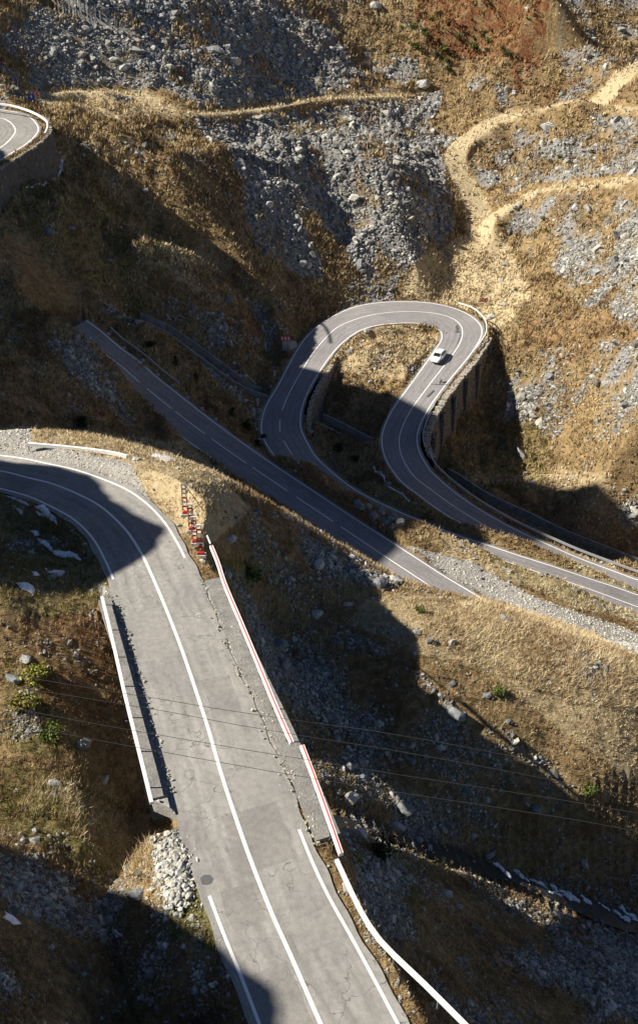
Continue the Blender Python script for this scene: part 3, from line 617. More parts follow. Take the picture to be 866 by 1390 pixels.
def slab(road, i0, i1, la, lb, z0, z1, jag=0):
    m = MB(); rr = random.Random(3); js = [rr.uniform(-jag, jag) for _ in range(len(road.C))]
    a = deckpts(road, i0, i1, lambda i: la(i) + (js[i] if jag else 0), 0, 1); b = deckpts(road, i0, i1, lb, 0, 1)
    T_ = lambda p, z: (p[0], p[1], p[2] + z)
    for i in range(len(a) - 1):
        m.poly([T_(a[i], z1), T_(a[i + 1], z1), T_(b[i + 1], z1), T_(b[i], z1)]); m.poly([T_(a[i], z0), T_(a[i + 1], z0), T_(a[i + 1], z1), T_(a[i], z1)]); m.poly([T_(b[i], z0), T_(b[i], z1), T_(b[i + 1], z1), T_(b[i + 1], z0)])
    for i in (0, -1): m.poly([T_(a[i], z0), T_(a[i], z1), T_(b[i], z1), T_(b[i], z0)])
    return m
slab(A, bi0, bi1, lambda i: A.w[0][i] + .62, lambda i: A.w[0][i] + 2.12, -.3, .13, .07).build('walkway', M['walk'], br, label='right-hand bridge walkway with crumbling edge')
slab(A, bj0, bj1, lambda i: -A.w[1][i] - .55 - .12, lambda i: -A.w[1][i] - 1.62, -.3, .11, .05).build('walkway', M['walk'], br, label='left-hand bridge walkway in dull grey')
for (ia, la, lb) in ((bi0, 2.0, -1.4), (be - 1, 2.0, -.3)):
    m = MB(); a = A.C[ia, :2] + A.N[ia] * (A.w[0][ia] + la); b = A.C[ia, :2] + A.N[ia] * (-A.w[1][ia] + lb); z = A.C[ia, 2]
    m.beam((a[0], a[1], z - 4.6), (b[0], b[1], z - 4.6), 1.0, 7.2); m.build('abutment', M['masonry'], br)
# rubble along both kerbs
def rocks_mesh(P, S, tint, seed=1, flat=.65):
    """many angular stones in one mesh; P centres, S sizes, tint colours"""
    rr = np.random.RandomState(seed); n = len(P)
    base = np.array([(x, y, z) for x in (-1, 1) for y in (-1, 1) for z in (-1, 1)] + [(1.25, 0, 0), (-1.25, 0, 0), (0, 1.25, 0), (0, -1.25, 0), (0, 0, 1.2), (0, 0, -1.2)], float)
    base[:8] *= .72
    F_ = []
    for ax, sg, c in ((0, 1, 8), (0, -1, 9), (1, 1, 10), (1, -1, 11), (2, 1, 12), (2, -1, 13)):
        q = [i for i in range(8) if base[i][ax] * sg > 0]; o = [a for a in range(3) if a != ax]
        q.sort(key=lambda i: math.atan2(base[i][o[1]], base[i][o[0]]))
        if (sg > 0) == (ax == 1): q = q[::-1]
        F_ += [(q[k], q[(k + 1) % 4], c) for k in range(4)]
    F_ = np.array(F_); V = base[None] * (1 + rr.uniform(-.34, .34, (n, 14, 3)))
    V = V * np.stack([rr.uniform(.7, 1.35, n), rr.uniform(.55, 1.1, n), rr.uniform(.35, .8, n) * flat / .65], 1)[:, None]
    q = rr.normal(size=(n, 4)); q[:, 1:3] *= .35; q /= np.linalg.norm(q, axis=1)[:, None]; w_, x_, y_, z_ = q.T
    Rm = np.stack([1 - 2 * (y_**2 + z_**2), 2 * (x_*y_ - z_*w_), 2 * (x_*z_ + y_*w_), 2 * (x_*y_ + z_*w_), 1 - 2 * (x_**2 + z_**2), 2 * (y_*z_ - x_*w_), 2 * (x_*z_ - y_*w_), 2 * (y_*z_ + x_*w_), 1 - 2 * (x_**2 + y_**2)], 1).reshape(n, 3, 3)
    V = np.einsum('nij,nkj->nki', Rm, V) * np.asarray(S)[:, None, None] * .5 + np.asarray(P)[:, None]
    Fa = (F_[None] + (np.arange(n) * 14)[:, None, None]).reshape(-1, 3)
    tc = np.repeat(np.c_[tint, np.ones(n)], 14, 0)
    return mesh_np('stones', V, Fa, 3, False, {'tint': tc})
def stone_tint(n, rr, lo=.10, hi=.42, warm=0.):
    b = rr.uniform(lo, hi, n); wv = warm + rr.uniform(-.04, .12, n); return np.stack([b * (1.0 + wv), b * (1.0 + wv * .6), b * (.96 - wv * .5)], 1)
def along(road, i0, i1, side, d0, d1, n, s0, s1, name, lo=.2, hi=.5, seed=2, dz=0.05, warm=.05, **k):
    rr = np.random.RandomState(seed); ii_ = rr.randint(i0, i1, n); d = rr.uniform(d0, d1, n); sg = 1 if side == 0 else -1
    l = sg * (road.w[side][ii_] + d); P = np.c_[road.C[ii_, :2] + road.N[ii_] * l[:, None] + rr.uniform(-.4, .4, (n, 2)), road.C[ii_, 2] + dz]
    return link(name, rocks_mesh(P, rr.uniform(s0, s1, n), stone_tint(n, rr, lo, hi, warm), seed), M['stones'], **k)
along(A, bi0, bi1, 0, .40, .95, 260, .04, .19, 'kerb_rubble', .2, .42, 3, .1, .15, label='broken concrete crumbs along the right edge of the bridge carriageway', cat='rubble', kind='stuff')
along(A, bj0, bj1, 1, .45, .75, 260, .05, .18, 'kerb_rubble', .18, .5, 4, .06, .1, label='loose stones in the joint beside the left bridge walkway', cat='rubble', kind='stuff')
# ------------------------------------------------------------------ guard rails
def rail(name, pts, mats, label, w=.16, h=.26, post_h=.8, gap=4., post_m='steel', stripe=None, group=None, base_dz=0, gw=None):
    """pts: centre of the beam, as a list of points; posts stand below it"""
    P = dense(pts, 1.) if len(pts) > 2 else dense([pts[0], tuple((Vector(pts[0]) + Vector(pts[1])) / 2), pts[1]], 1.)
    o = P[0]; r = empty(name, o, label=label, cat='guard rail', group=group)
    Q = [(p[0] - o[0], p[1] - o[1], p[2] - o[2]) for p in P]
    m = MB(); m.strip([(-w / 2, -h / 2), (-w / 2, h / 2), (w / 2, h / 2), (w / 2, -h / 2)], Q, closed=True); m.build('beam', M[mats], r)
    if stripe: m = MB(); m.strip([(stripe[0] - .035, h / 2 + .004), (stripe[0] - .035, h / 2 + .02), (stripe[0] + .035, h / 2 + .02), (stripe[0] + .035, h / 2 + .004)], Q, closed=True); m.build('red_stripe', M['red'], r)
    L = 0; 
    for i in range(len(Q)):
        if i % max(1, int(gap)) == 0:
            m = MB(); p = Q[i]; m.box((p[0], p[1], p[2] - post_h / 2 - h * .3), (.1, .1, post_h)); m.build('post', M[post_m], r)
    return r
rail('guard_rail', curve_at([(139,811,47.25),(154,873,47.15),(168,935,47.1),(179,980,47.1),(194,1040,47.1),(208,1098,47.15)]), 'white', 'white rail along the left edge of the bridge walkway', .20, .22, .95, 3)
rail('guard_rail', curve_at([(287,742,47.35),(296,764,47.3),(306,795,47.2),(328,847,47.1),(352,905,47.1),(376,963,47.1),(403,1024,47.15)]), 'white', 'white rail with a red stripe along the far right edge of the bridge', .27, .24, .95, 3, stripe=(.0,))
rail('guard_rail', curve_at([(410,1013,47.0),(424,1050,47.05),(443,1103,47.1),(464,1163,47.25)]), 'white', 'shorter red striped white rail at the near right end of the bridge', .27, .24, .95, 3, stripe=(.03,))
rail('guard_rail', curve_at([(457,1168,47.5),(470,1196,47.7),(482,1222,47.8),(498,1252,47.9),(515,1276,48.),(537,1299,48.1),(575,1335,48.2),(625,1385,48.3),(690,1450,48.4)]), 'white', 'plain white rail bending away below the near end of the bridge', .20, .24, .8, 3)
rail('guard_rail', curve_at([(39,603,48.5),(70,605.5,48.5),(106,609,48.5),(149,614.5,48.4),(180,621.5,48.4)]), 'white', 'low white rail on the gravel verge outside the foreground bend', .22, .34, .6, 4)
rail('guard_rail', curve_at([(272,706,48.6),(279,722,48.2),(287,741,47.5)]), 'white', 'thin rusty white bar between the striped masts and the bridge rail', .10, .10, .5, 3)
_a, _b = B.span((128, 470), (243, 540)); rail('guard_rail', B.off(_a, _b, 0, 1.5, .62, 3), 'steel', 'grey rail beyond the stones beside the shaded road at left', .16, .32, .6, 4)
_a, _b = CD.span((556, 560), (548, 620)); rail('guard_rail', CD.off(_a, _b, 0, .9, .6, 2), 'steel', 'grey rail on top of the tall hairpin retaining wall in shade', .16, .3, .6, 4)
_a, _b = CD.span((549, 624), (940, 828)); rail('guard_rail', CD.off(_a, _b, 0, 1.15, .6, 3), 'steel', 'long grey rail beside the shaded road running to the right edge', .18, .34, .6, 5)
rail('guard_rail', curve_at([(622,411,73.6),(640,417,73.6),(652,426,73.7),(659.5,438,73.9),(659,452,74.1),(652,464,74.3),(642,477,74.6)]), 'white', 'low white rail round the sunny outer edge of the hairpin', .14, .18, .4, 4)
rail('guard_rail', curve_at([(-60,133,37.8),(0,141,38.1),(17,143.5,38.2),(34.5,148.5,38.4),(50,155,38.6),(61,162,38.8),(65,168,39.),(64,176,39.2),(60,184,39.4)]), 'white', 'white rail round the upper bend on the high wall', .22, .3, .6, 4)
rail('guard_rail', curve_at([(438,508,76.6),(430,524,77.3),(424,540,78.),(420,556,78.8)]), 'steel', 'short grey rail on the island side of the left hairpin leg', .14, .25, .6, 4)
# ------------------------------------------------------------------ retaining walls
def wall(name, road, side, a, b, d, label, mname, depth_extra=1.2, cap='coping', capw=.8, butt=None, top=.25, group=None, maxdrop=14, jag=.12):
    i0, i1 = road.span(a, b); sg = 1 if side == 0 else -1; P = road.off(i0, i1, side, d, 0, 1)
    o = P[0]; r = empty(name, o, label=label, cat='retaining wall', group=group); rr = random.Random(5)
    n_ = [road.N[i] * sg for i in range(i0, min(i1, len(road.C)))]
    V = []; Fq = []; nv = 8
    for k, p in enumerate(P):
        q = (p[0] + n_[k][0] * 1.6, p[1] + n_[k][1] * 1.6); gb = min(float(ground(*q)), p[2]) - depth_extra; gb = max(gb, p[2] - maxdrop)
        for j in range(nv):
            f = j / (nv - 1); z = p[2] + (gb - p[2]) * f; bt = f * (p[2] - gb) * .09 + .35 + rr.uniform(-.05, .05)
            V.append((p[0] + n_[k][0] * bt - o[0], p[1] + n_[k][1] * bt - o[1], z - o[2]))
    for k in range(len(P) - 1):
        for j in range(nv - 1): x = k * nv + j; Fq.append((x, x + nv, x + nv + 1, x + 1) if sg > 0 else (x, x + 1, x + nv + 1, x + nv))
    link('face', mesh_np('face', V, Fq, 4, False), M[mname], r)
    m = MB()
    for k in range(0, len(P) - 1):                       # uneven coping stones
        p = P[k]; q = P[k + 1]; c = Vector(((p[0] + q[0]) / 2 - o[0], (p[1] + q[1]) / 2 - o[1], (p[2] + q[2]) / 2 - o[2])); dv = Vector(q) - Vector(p)
        m.box((c.x + n_[k][0] * rr.uniform(-.05, .12), c.y + n_[k][1] * rr.uniform(-.05, .12), c.z + top / 2 - .1 + rr.uniform(-jag, jag) * .5), (dv.length * rr.uniform(.85, .98), capw * rr.uniform(.8, 1.1), top + rr.uniform(0, jag)), rz=math.atan2(dv.y, dv.x) + rr.uniform(-.08, .08))
    m.build('coping', M[cap], r)
    if butt:
        for k in range(3, len(P) - 3, butt):
            p = P[k]; q = (p[0] + n_[k][0] * 1.6, p[1] + n_[k][1] * 1.6); gb = max(min(float(ground(*q)), p[2]) - 1, p[2] - maxdrop); h = p[2] - gb
            if h < 2.2: continue
            ang = math.atan2(n_[k][1], n_[k][0]); m = MB(); m.box((p[0] - o[0] + n_[k][0] * (.6 + .04 * h), p[1] - o[1] + n_[k][1] * (.6 + .04 * h), gb + h * .46 - o[2]), (.25 + .05 * h, 1.3, h * .92), rz=ang, taper=.75); m.build('buttress', M[mname], r)
    return r
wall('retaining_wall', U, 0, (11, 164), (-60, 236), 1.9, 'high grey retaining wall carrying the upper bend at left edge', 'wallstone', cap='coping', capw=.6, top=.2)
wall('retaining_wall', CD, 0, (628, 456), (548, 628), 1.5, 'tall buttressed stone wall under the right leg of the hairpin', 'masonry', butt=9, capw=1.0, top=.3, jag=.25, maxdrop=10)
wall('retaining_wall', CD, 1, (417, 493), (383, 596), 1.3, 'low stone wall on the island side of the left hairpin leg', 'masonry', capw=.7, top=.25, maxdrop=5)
# ------------------------------------------------------------------ stone-lined drains
def drain(P, w, label, mname='masonry', cap='conc', dep=1.4):
    o = tuple(P[0]); T, N = frame(P); r = empty('drainage_channel', o, label=label, cat='drain')
    for sg in (1, -1):
        m = MB(); Q = [(P[i, 0] + N[i, 0] * sg * (w + .15) - o[0], P[i, 1] + N[i, 1] * sg * (w + .15) - o[1], P[i, 2] - o[2]) for i in range(0, len(P), 2)]
        m.strip([(-.17, -dep - .8), (-.17, .18), (.17, .18), (.17, -dep - .8)], Q, closed=True); m.build('side_wall', M[mname], r)
    m = MB(); Q = [(p[0] - o[0], p[1] - o[1], p[2] - o[2]) for p in P[::2]]; m.strip([(-w, -dep + .05), (w, -dep + .05)], Q); m.build('channel_floor', M[mname], r)
drain(DRAINS[0][0], 1.3, 'long stone-lined drain descending the dark slope beside the left road', 'rock')
drain(DRAINS[1][0], 1.3, 'short drain with pale kerbs crossing the shaded island in the hairpin', 'conc')
drain(DRAINS[2][0], 1.8, 'stone-lined drain running beyond the rail at the lower right', 'rock')
# ------------------------------------------------------------------ stream
Ps, _w = STREAM; T, N = frame(Ps); i0 = int(np.argmin(np.hypot(*(Ps[:, :2] - np.array(at(440, 1104, 63.2)[:2])).T))); 
V = []; Fq = []; q_ = range(i0, len(Ps)); kk = 5
for i in q_:
    ww = .75 + .4 * math.sin(i * .37)
    for j in range(kk): l = (j / (kk - 1) - .5) * 2 * ww; V.append((Ps[i, 0] + N[i, 0] * l, Ps[i, 1] + N[i, 1] * l, Ps[i, 2] - .72 + .1 * math.sin(i * 2.1 + j)))
Fq = [(a * kk + j, a * kk + j + 1, (a + 1) * kk + j + 1, (a + 1) * kk + j) for a in range(len(q_) - 1) for j in range(kk - 1)]
st = link('stream', mesh_np('stream', V, Fq, 4, True), M['water'], None, label='dark mountain stream tumbling over rocks at the lower right', cat='stream', kind='structure')
rr = random.Random(8)
for (px, py, L) in ((680,1183,1.3),(708,1192,1.2),(735,1205,2.4),(760,1217,1.6),(775,1221,1.2),(812,1232,1.2),(835,1243,2.6),(850,1240,1.5),(795,1226,.7)):
    c = sight(px, py); m = MB()
    for k in range(7):
        a = rr.uniform(-.5, .5) * L; b = rr.uniform(-.25, .25); s_ = rr.uniform(.12, .3)
        m.box((c.x + a * .9 + b * .3, c.y - a * .45 + b, c.z + .22 - a * .35 + rr.uniform(-.05, .1)), (s_ * 2.6, s_ * 1.1, s_ * .5), rz=-.45 + rr.uniform(-.4, .4), ry=.4, rx=rr.uniform(-.3, .3), taper=.5)
    m.build('foam', M['foam'], st)
# ------------------------------------------------------------------ signs
def hexcol(): pass
def chevron_sign(px, py, wid, hgt, post, dirn, label, n=3, rz=0., post_m='steel'):
    g = sight(px, py); r = empty('chevron_sign', g, rz=rz, label=label, cat='road sign')
    m = MB(); m.box((0, 0, post + hgt / 2), (wid, .06, hgt)); b = m.build('board', M['red'], r)
    m = MB(); cw = wid / n
    for k in range(n):
        x0 = -wid / 2 + cw * (k + .5); a = cw * .34; t = cw * .36; h = hgt * .42; d = dirn; zc = post + hgt / 2
        for sg in (1, -1):
            pts = [(x0 - d * a - d * t / 2 + 0, zc + sg * h), (x0 - d * a + d * t * .6, zc + sg * h), (x0 + d * a * .6 + d * t * .6, zc), (x0 + d * a * .6 - d * t * .5, zc)]
            P3 = [(p[0], -.042, p[1]) for p in pts]
            if (sg > 0) == (d > 0): P3 = P3[::-1]
            m.poly(P3)
    m.build('chevrons', M['white'], b)
    for x in (-wid * .34, wid * .34): m = MB(); m.box((x, .06, (post + hgt) / 2 - .15), (.08, .08, post + hgt + .3)); m.build('post', M[post_m], r)
    return r
chevron_sign(388, 477, 1.7, .72, 2.0, 1, 'red and white chevron board on two posts beside the shaded verge left of the hairpin')
chevron_sign(655.5, 416, 1.7, .72, .9, -1, 'faded red and white chevron board behind the outer hairpin bend')
chevron_sign(50, 140, 1.9, .6, 1.2, -1, 'red and white chevron board above the upper bend at left')
g = sight(45.5, 146); r = empty('round_sign', g, label='round blue sign with a white mark beside the upper bend', cat='road sign')
m = MB(); m.disc((0, -.12, 1.65), .56, n=20); b = m.build('disc', M['blue'], r)
m = MB(); m.poly([(-.09, -.136, 1.45), (.09, -.136, 1.45), (.09, -.136, 1.75), (-.09, -.136, 1.75)]); m.poly([(-.24, -.136, 1.72), (.24, -.136, 1.72), (0, -.136, 2.0)]); m.build('mark', M['white'], b)
m = MB(); m.box((0, -.04, .85), (.08, .08, 1.9)); m.build('post', M['steel'], r)
# concrete block behind the chevron board
c = sight(392, 474); r = empty('concrete_block', c, label='big sloping pale concrete block behind the chevron board left of the hairpin', cat='concrete block')
m = MB(); n0 = 0
for pts in [[(-1.1, -.5, -.3), (.2, -.6, -.3), (.2, -.5, .9), (-1.1, -.5, 1.25)], [(.2, -.6, -.3), (1.5, .2, .3), (1.3, .4, 1.25), (.2, -.5, .9)], [(-1.1, -.5, 1.25), (.2, -.5, .9), (1.3, .4, 1.25), (-.9, .7, 1.4)], [(-1.1, -.5, -.3), (-1.1, -.5, 1.25), (-.9, .7, 1.4), (-1., .8, -.3)], [(-1., .8, -.3), (-.9, .7, 1.4), (1.3, .4, 1.25), (1.5, .2, .3)]]: m.poly(pts)
m.build('slab', M['conc'], r)
# ------------------------------------------------------------------ red and white ladder masts
def mast(px, py, hgt, w, label, tint=0):
    g = sight(px, py); r = empty('striped_mast', g, label=label, cat='mast', group='red and white ladder masts beside the road')
    n = 6; wt = w * .72
    for k in range(n):
        z0 = .45 + (hgt - .45) * k / n; z1 = .45 + (hgt - .45) * (k + 1) / n; mt_ = M['red'] if k % 2 == 0 and k < n - 1 - tint else M['white'] if k < n - tint else M['steel']
        m = MB(); f0 = w / 2 + (wt - w) / 2 * k / n; f1 = w / 2 + (wt - w) / 2 * (k + 1) / n
        for sg in (-1, 1):
            m.beam((sg * f0, 0, z0), (sg * f1, 0, z1), .09, .09)
        m.box((0, 0, z1 - .05), (2 * f1, .08, .12))
        m.build('frame_section', mt_, r)
    m = MB(); m.box((0, 0, .26), (w * 1.2, .26, .2), taper=.85); m.build('base_box', M['red'], r)
    m = MB(); m.box((0, 0, .02), (w * 1.8, .6, .24), taper=.9); m.build('footing', M['conc'], r)
mast(252.6, 701, 3.0, .42, 'slim striped ladder mast farthest from the bridge, with a bare grey top', 2)
mast(261, 722, 2.6, .42, 'second striped ladder mast counted from the far end, just behind the middle')
mast(265.5, 739, 2.6, .42, 'third striped ladder mast, half hidden by the front one')
mast(273, 755, 2.95, .50, 'front striped ladder mast next to the start of the bridge rail')
def cable(pts, rad, label, name='power_cable', cat='cable'):
    P = dense(pts, 2.5) if len(pts) > 2 else pts
    cu = bpy.data.curves.new(name, 'CURVE'); cu.dimensions = '3D'; cu.bevel_depth = rad; cu.bevel_resolution = 1; sp = cu.splines.new('POLY'); sp.points.add(len(P) - 1)
    for q, p in zip(sp.points, P): q.co = (*p, 1)
    o_ = bpy.data.objects.new(name, cu); dg = bpy.context.evaluated_depsgraph_get(); col.objects.link(o_); me_ = bpy.data.meshes.new_from_object(o_.evaluated_get(bpy.context.evaluated_depsgraph_get())); bpy.data.objects.remove(o_)
    link(name, me_, M['cable'], None, label=label, cat=cat)
g1p = sight(252.6, 701); cable([tuple(g1p + Vector((.15, 0, 2.9))), tuple(g1p + Vector((.5, -.3, 1.4))), tuple(sight(269, 704) + Vector((0, 0, .1))), tuple(sight(290, 703) + Vector((0, 0, .08))), tuple(sight(313, 706) + Vector((0, 0, .06)))], .03, 'thin dark cable hanging from the farthest mast, its run over dry grass standing for mast shadow', 'guy_wire_and_shadow')  # guy wire; its run along the ground stands in for a mast's cast shadow
for k, (pts, lb) in enumerate((([(-260,840),(0,912),(165,940),(345,970),(550,999),(866,1062),(1200,1140)], 'uppermost of the four thin dark wires crossing above the bridge'),
        ([(-260,858),(0,927),(195,960),(367,992),(550,1021),(866,1083),(1200,1165)], 'second from the top of the four wires crossing above the bridge'),
        ([(-260,890),(0,957),(270,1007),(404,1029),(550,1053),(866,1104),(1200,1180)], 'third from the top of the four wires crossing above the bridge'),
        ([(-260,910),(0,978),(270,1029.5),(415,1055),(550,1077),(866,1128),(1200,1205)], 'lowest of the four thin dark wires crossing above the bridge'))):
    cable([at(a, b, 26) for a, b in pts], .009, lb)
cable([at(a, b, 30) for a, b in ((300,100),(560,122),(640,143),(760,172),(1000,240))], .03, 'faint wire crossing the grassy track near the top')
# ------------------------------------------------------------------ white marks on the roads, tar stains
def onroad(road, px, py, dz=.016):
    i = road.near(px, py); return at(px, py, HC - road.C[i, 2] - dz)
def decal(road, polys, name, mname, parent, dz=.016, **k):
    m = MB()
    for P in polys:
        Q = [onroad(road, a, b, dz) for a, b in P]; zz = sum(q[2] for q in Q) / len(Q)
        ar = sum(Q[i][0] * Q[(i + 1) % len(Q)][1] - Q[(i + 1) % len(Q)][0] * Q[i][1] for i in range(len(Q)))
        if ar < 0: Q = Q[::-1]
        m.poly(Q)
    return m.build(name, M[mname], parent, **k)
def px_(pts, s, ox, oy): return [(ox + a / s, oy + b / s) for a, b in pts]
S14 = 14.43
decal(A, [px_(p, S14, 235, 820) for p in ([(145,235),(160,210),(185,225),(250,200),(280,205),(280,222),(200,245),(165,252)], [(200,240),(270,235),(270,248),(200,250)],
    [(300,195),(330,198),(415,238),(400,248),(360,240)], [(400,190),(415,200),(320,248),(295,240)], [(440,205),(450,190),(555,178),(560,190),(470,205)], [(440,205),(468,205),(475,235),(450,240)], [(450,240),(475,233),(600,232),(600,246),(470,252)])], 'road_mark', 'faint', rA)
decal(CD, [px_(p, S14, 520, 605) for p in ([(545,245),(570,228),(590,240),(588,258),(560,256)], [(620,235),(645,232),(650,258),(625,260)], [(680,240),(690,236),(694,258),(684,260)], [(706,238),(716,238),(716,256),(706,256)])], 'road_mark', 'faint', rC)
M['tar'] = mat('fresh_tar', (.10, .10, .10), .8)
S7 = 7.22
decal(CD, [px_(p, S7, 560, 420) for p in ([(310,380),(335,345),(385,300),(365,300),(372,270),(400,235),(425,205),(420,165),(438,148),(455,180),(450,205),(478,230),(470,265),(430,250),(440,275),(412,305),(385,300),(360,345),(322,392)],
    [(372,410),(400,360),(440,320),(455,275),(470,265),(462,300),(468,320),(440,350),(405,400),(385,425)], [(330,250),(345,245),(345,270),(335,278)], [(300,205),(318,212),(305,222)])], 'tar_stain', 'tar', rC, .011)
decal(A, [px_(p, 5.77, 180, 1060) for p in ([(530,760),(560,735),(605,735),(630,765),(620,800),(590,815),(545,810)],)], 'tar_stain', 'tar', rA, .010)
decal(CD, [px_(p, 5.41, 560, 400) for p in ([(190,645),(205,620),(212,620),(198,650)], [(205,640),(245,632),(245,640),(215,646)], [(100,745),(150,700),(156,702),(112,752)], [(0,655),(250,655),(250,658),(0,658)])], 'dark_line', 'tar', rC, .010)  # thin dark lines across the right leg of the hairpin
# ------------------------------------------------------------------ the white car
M['carpaint'] = mat('white_car_paint', (.80, .80, .80), .25, spec=.5); M['glass'] = mat('dark_car_glass', (.015, .02, .02), .08, spec=.6); M['lamp'] = mat('headlight_glass', (.55, .56, .58), .15, spec=.6); M['tail'] = mat('tail_light_glass', (.4, .02, .02), .3); M['plate'] = mat('number_plate', (.75, .75, .72), .5)
i = CD.near(607, 492); q = CD.C[i, :2] - CD.N[i] * CD.w[1][i] * .52
tq = CD.T[i]; ang = math.atan2(tq[1], tq[0])
p_ = at(596.5, 487, HC - CD.C[i, 2]); car = empty('parked_car', (q[0], q[1], CD.C[i, 2] + .015), rz=ang, label='small white car driving down the right leg of the hairpin', cat='car'); car.name = 'car'
def loft(secs, name, matn, parent, smooth=True):
    m = MB(); n = len(secs[0])
    for s_ in secs: m.v += [tuple(p) for p in s_]
    for a in range(len(secs) - 1):
        for j in range(n - 1): m.f.append([a * n + j, a * n + j + 1, (a + 1) * n + j + 1, (a + 1) * n + j])
    m.f.append(list(range(n))[::-1]); m.f.append([(len(secs) - 1) * n + j for j in range(n)])
    return m.build(name, M[matn], parent, smooth=False)
body = []
for (x, w, zb, zt) in ((-2.08,.70,.45,.86),(-1.95,.82,.30,.95),(-1.3,.87,.22,.98),(-.3,.88,.22,.97),(.7,.88,.22,.95),(1.2,.86,.22,.90),(1.75,.80,.24,.80),(2.0,.70,.30,.68),(2.08,.58,.38,.58)):
    body.append([(x, -w * .86, zb), (x, -w, zb + .12), (x, -w, (zb + zt) / 2 + .08), (x, -w * .93, zt - .03), (x, -w * .75, zt), (x, w * .75, zt), (x, w * .93, zt - .03), (x, w, (zb + zt) / 2 + .08), (x, w, zb + .12), (x, w * .86, zb)])
bd = loft(body, 'body', 'carpaint', car)
cab = []
for (x, w, zt) in ((-1.85,.70,1.0),(-1.45,.64,1.38),(-.9,.62,1.46),(0,.62,1.47),(.35,.62,1.42),(1.1,.72,.96)):
    cab.append([(x, -w - .10 * (zt > 1.1), .93), (x, -w, zt - .06 if zt > 1.1 else zt), (x, -w * .85, zt), (x, w * .85, zt), (x, w, zt - .06 if zt > 1.1 else zt), (x, w + .10 * (zt > 1.1), .93)])
loft(cab, 'roof', 'carpaint', car)
def quad(pts, name, mn, par): m = MB(); m.poly(pts); m.poly([(a, b, c - .001) for a, b, c in pts[::-1]]); return m.build(name, M[mn], par)
quad([(1.06, -.62, 1.01), (1.06, .62, 1.01), (.44, .54, 1.395), (.44, -.54, 1.395)], 'windscreen', 'glass', car)
quad([(-1.86, .6, 1.04), (-1.86, -.6, 1.04), (-1.50, -.53, 1.37), (-1.50, .53, 1.37)], 'rear_window', 'glass', car)
for sg in (-1, 1):
    for (xa, xb, xc, xd) in ((.85, .33, -.28, -.28), (-.36, -.36, -1.3, -1.45)):
        quad([(xa, sg * .742, 1.0), (xb, sg * .655, 1.37), (xc, sg * .655, 1.38), (xd, sg * .742, 1.0)], 'side_window', 'glass', car)
    m = MB(); m.box((.75, sg * .95, 1.02), (.14, .2, .14), taper=.8); m.build('mirror', M['carpaint'], car)
    m = MB(); m.box((1.95, sg * .56, .62), (.22, .26, .13), rz=-sg * .35, taper=.8); m.build('headlight', M['lamp'], car)
    m = MB(); m.box((-2.02, sg * .62, .82), (.12, .2, .2)); m.build('tail_light', M['tail'], car)
    for x in (-1.3, 1.28):
        def ring(r0, r1, y0, y1, nm, mn, par):
            m = MB(); n = 18
            for k in range(n):
                a, b = 2 * PI * k / n, 2 * PI * (k + 1) / n; ca, sa, cb, sb = math.cos(a), math.sin(a), math.cos(b), math.sin(b)
                m.poly([(x + r1 * ca, y0, .31 + r1 * sa), (x + r1 * cb, y0, .31 + r1 * sb), (x + r1 * cb, y1, .31 + r1 * sb), (x + r1 * ca, y1, .31 + r1 * sa)])
                for y in (y0, y1): m.poly([(x + r0 * ca, y, .31 + r0 * sa), (x + r1 * ca, y, .31 + r1 * sa), (x + r1 * cb, y, .31 + r1 * sb), (x + r0 * cb, y, .31 + r0 * sb)])
            return m.build(nm, M[mn], par)
        wh = ring(0, .2, sg * .72, sg * .895, 'wheel', 'black', car); ring(.2, .31, sg * .70, sg * .90, 'tyre', 'black', wh); ring(.02, .19, sg * .90, sg * .905, 'rim', 'steel', wh)
m = MB(); m.box((2.075, 0, .45), (.03, .5, .11)); m.build('number_plate', M['plate'], car)
m = MB(); m.box((2.02, 0, .56), (.05, .7, .07)); m.build('grille', M['black'], car)
# ------------------------------------------------------------------ boulders
def hull_rock(seed, sx, sy, sz, nsub=3):
    import bmesh
    rr = random.Random(seed); bm = bmesh.new()
    for k in range(26):
        v = Vector((rr.gauss(0, 1), rr.gauss(0, 1), rr.gauss(0, 1))).normalized() * rr.uniform(.75, 1.1)
        bm.verts.new((v.x * sx / 2, v.y * sy / 2, v.z * sz / 2))
    bmesh.ops.convex_hull(bm, input=bm.verts[:]); bmesh.ops.delete(bm, geom=[v for v in bm.verts if not v.link_faces], context='VERTS')
    bmesh.ops.subdivide_edges(bm, edges=bm.edges[:], cuts=1, use_grid_fill=True)
    from mathutils import noise as mn
    for v in bm.verts:
        d = mn.noise(v.co * 1.7 / max(sx, .5) + Vector((seed, 0, 0))) * .14 * min(sx, sy, sz); v.co += v.co.normalized() * d
    me = bpy.data.meshes.new('boulder'); bm.to_mesh(me); bm.free(); return me
def boulder(px, py, wpx, asp, hz, label, mn='rock', rot=0, group=None, tilt=0, flat=1., name='boulder'):
    g = sight(px, py); d = g.y * CT + (HC - g.z) * ST; s_ = wpx * d / F
    me = hull_rock(int(px * 7 + py), s_, s_ * asp, s_ * hz)
    o_ = link(name, me, M[mn], None, label=label, cat='boulder', group=group); o_.location = (g.x, g.y, g.z + s_ * hz * .12); o_.rotation_euler = (tilt, 0, rot)
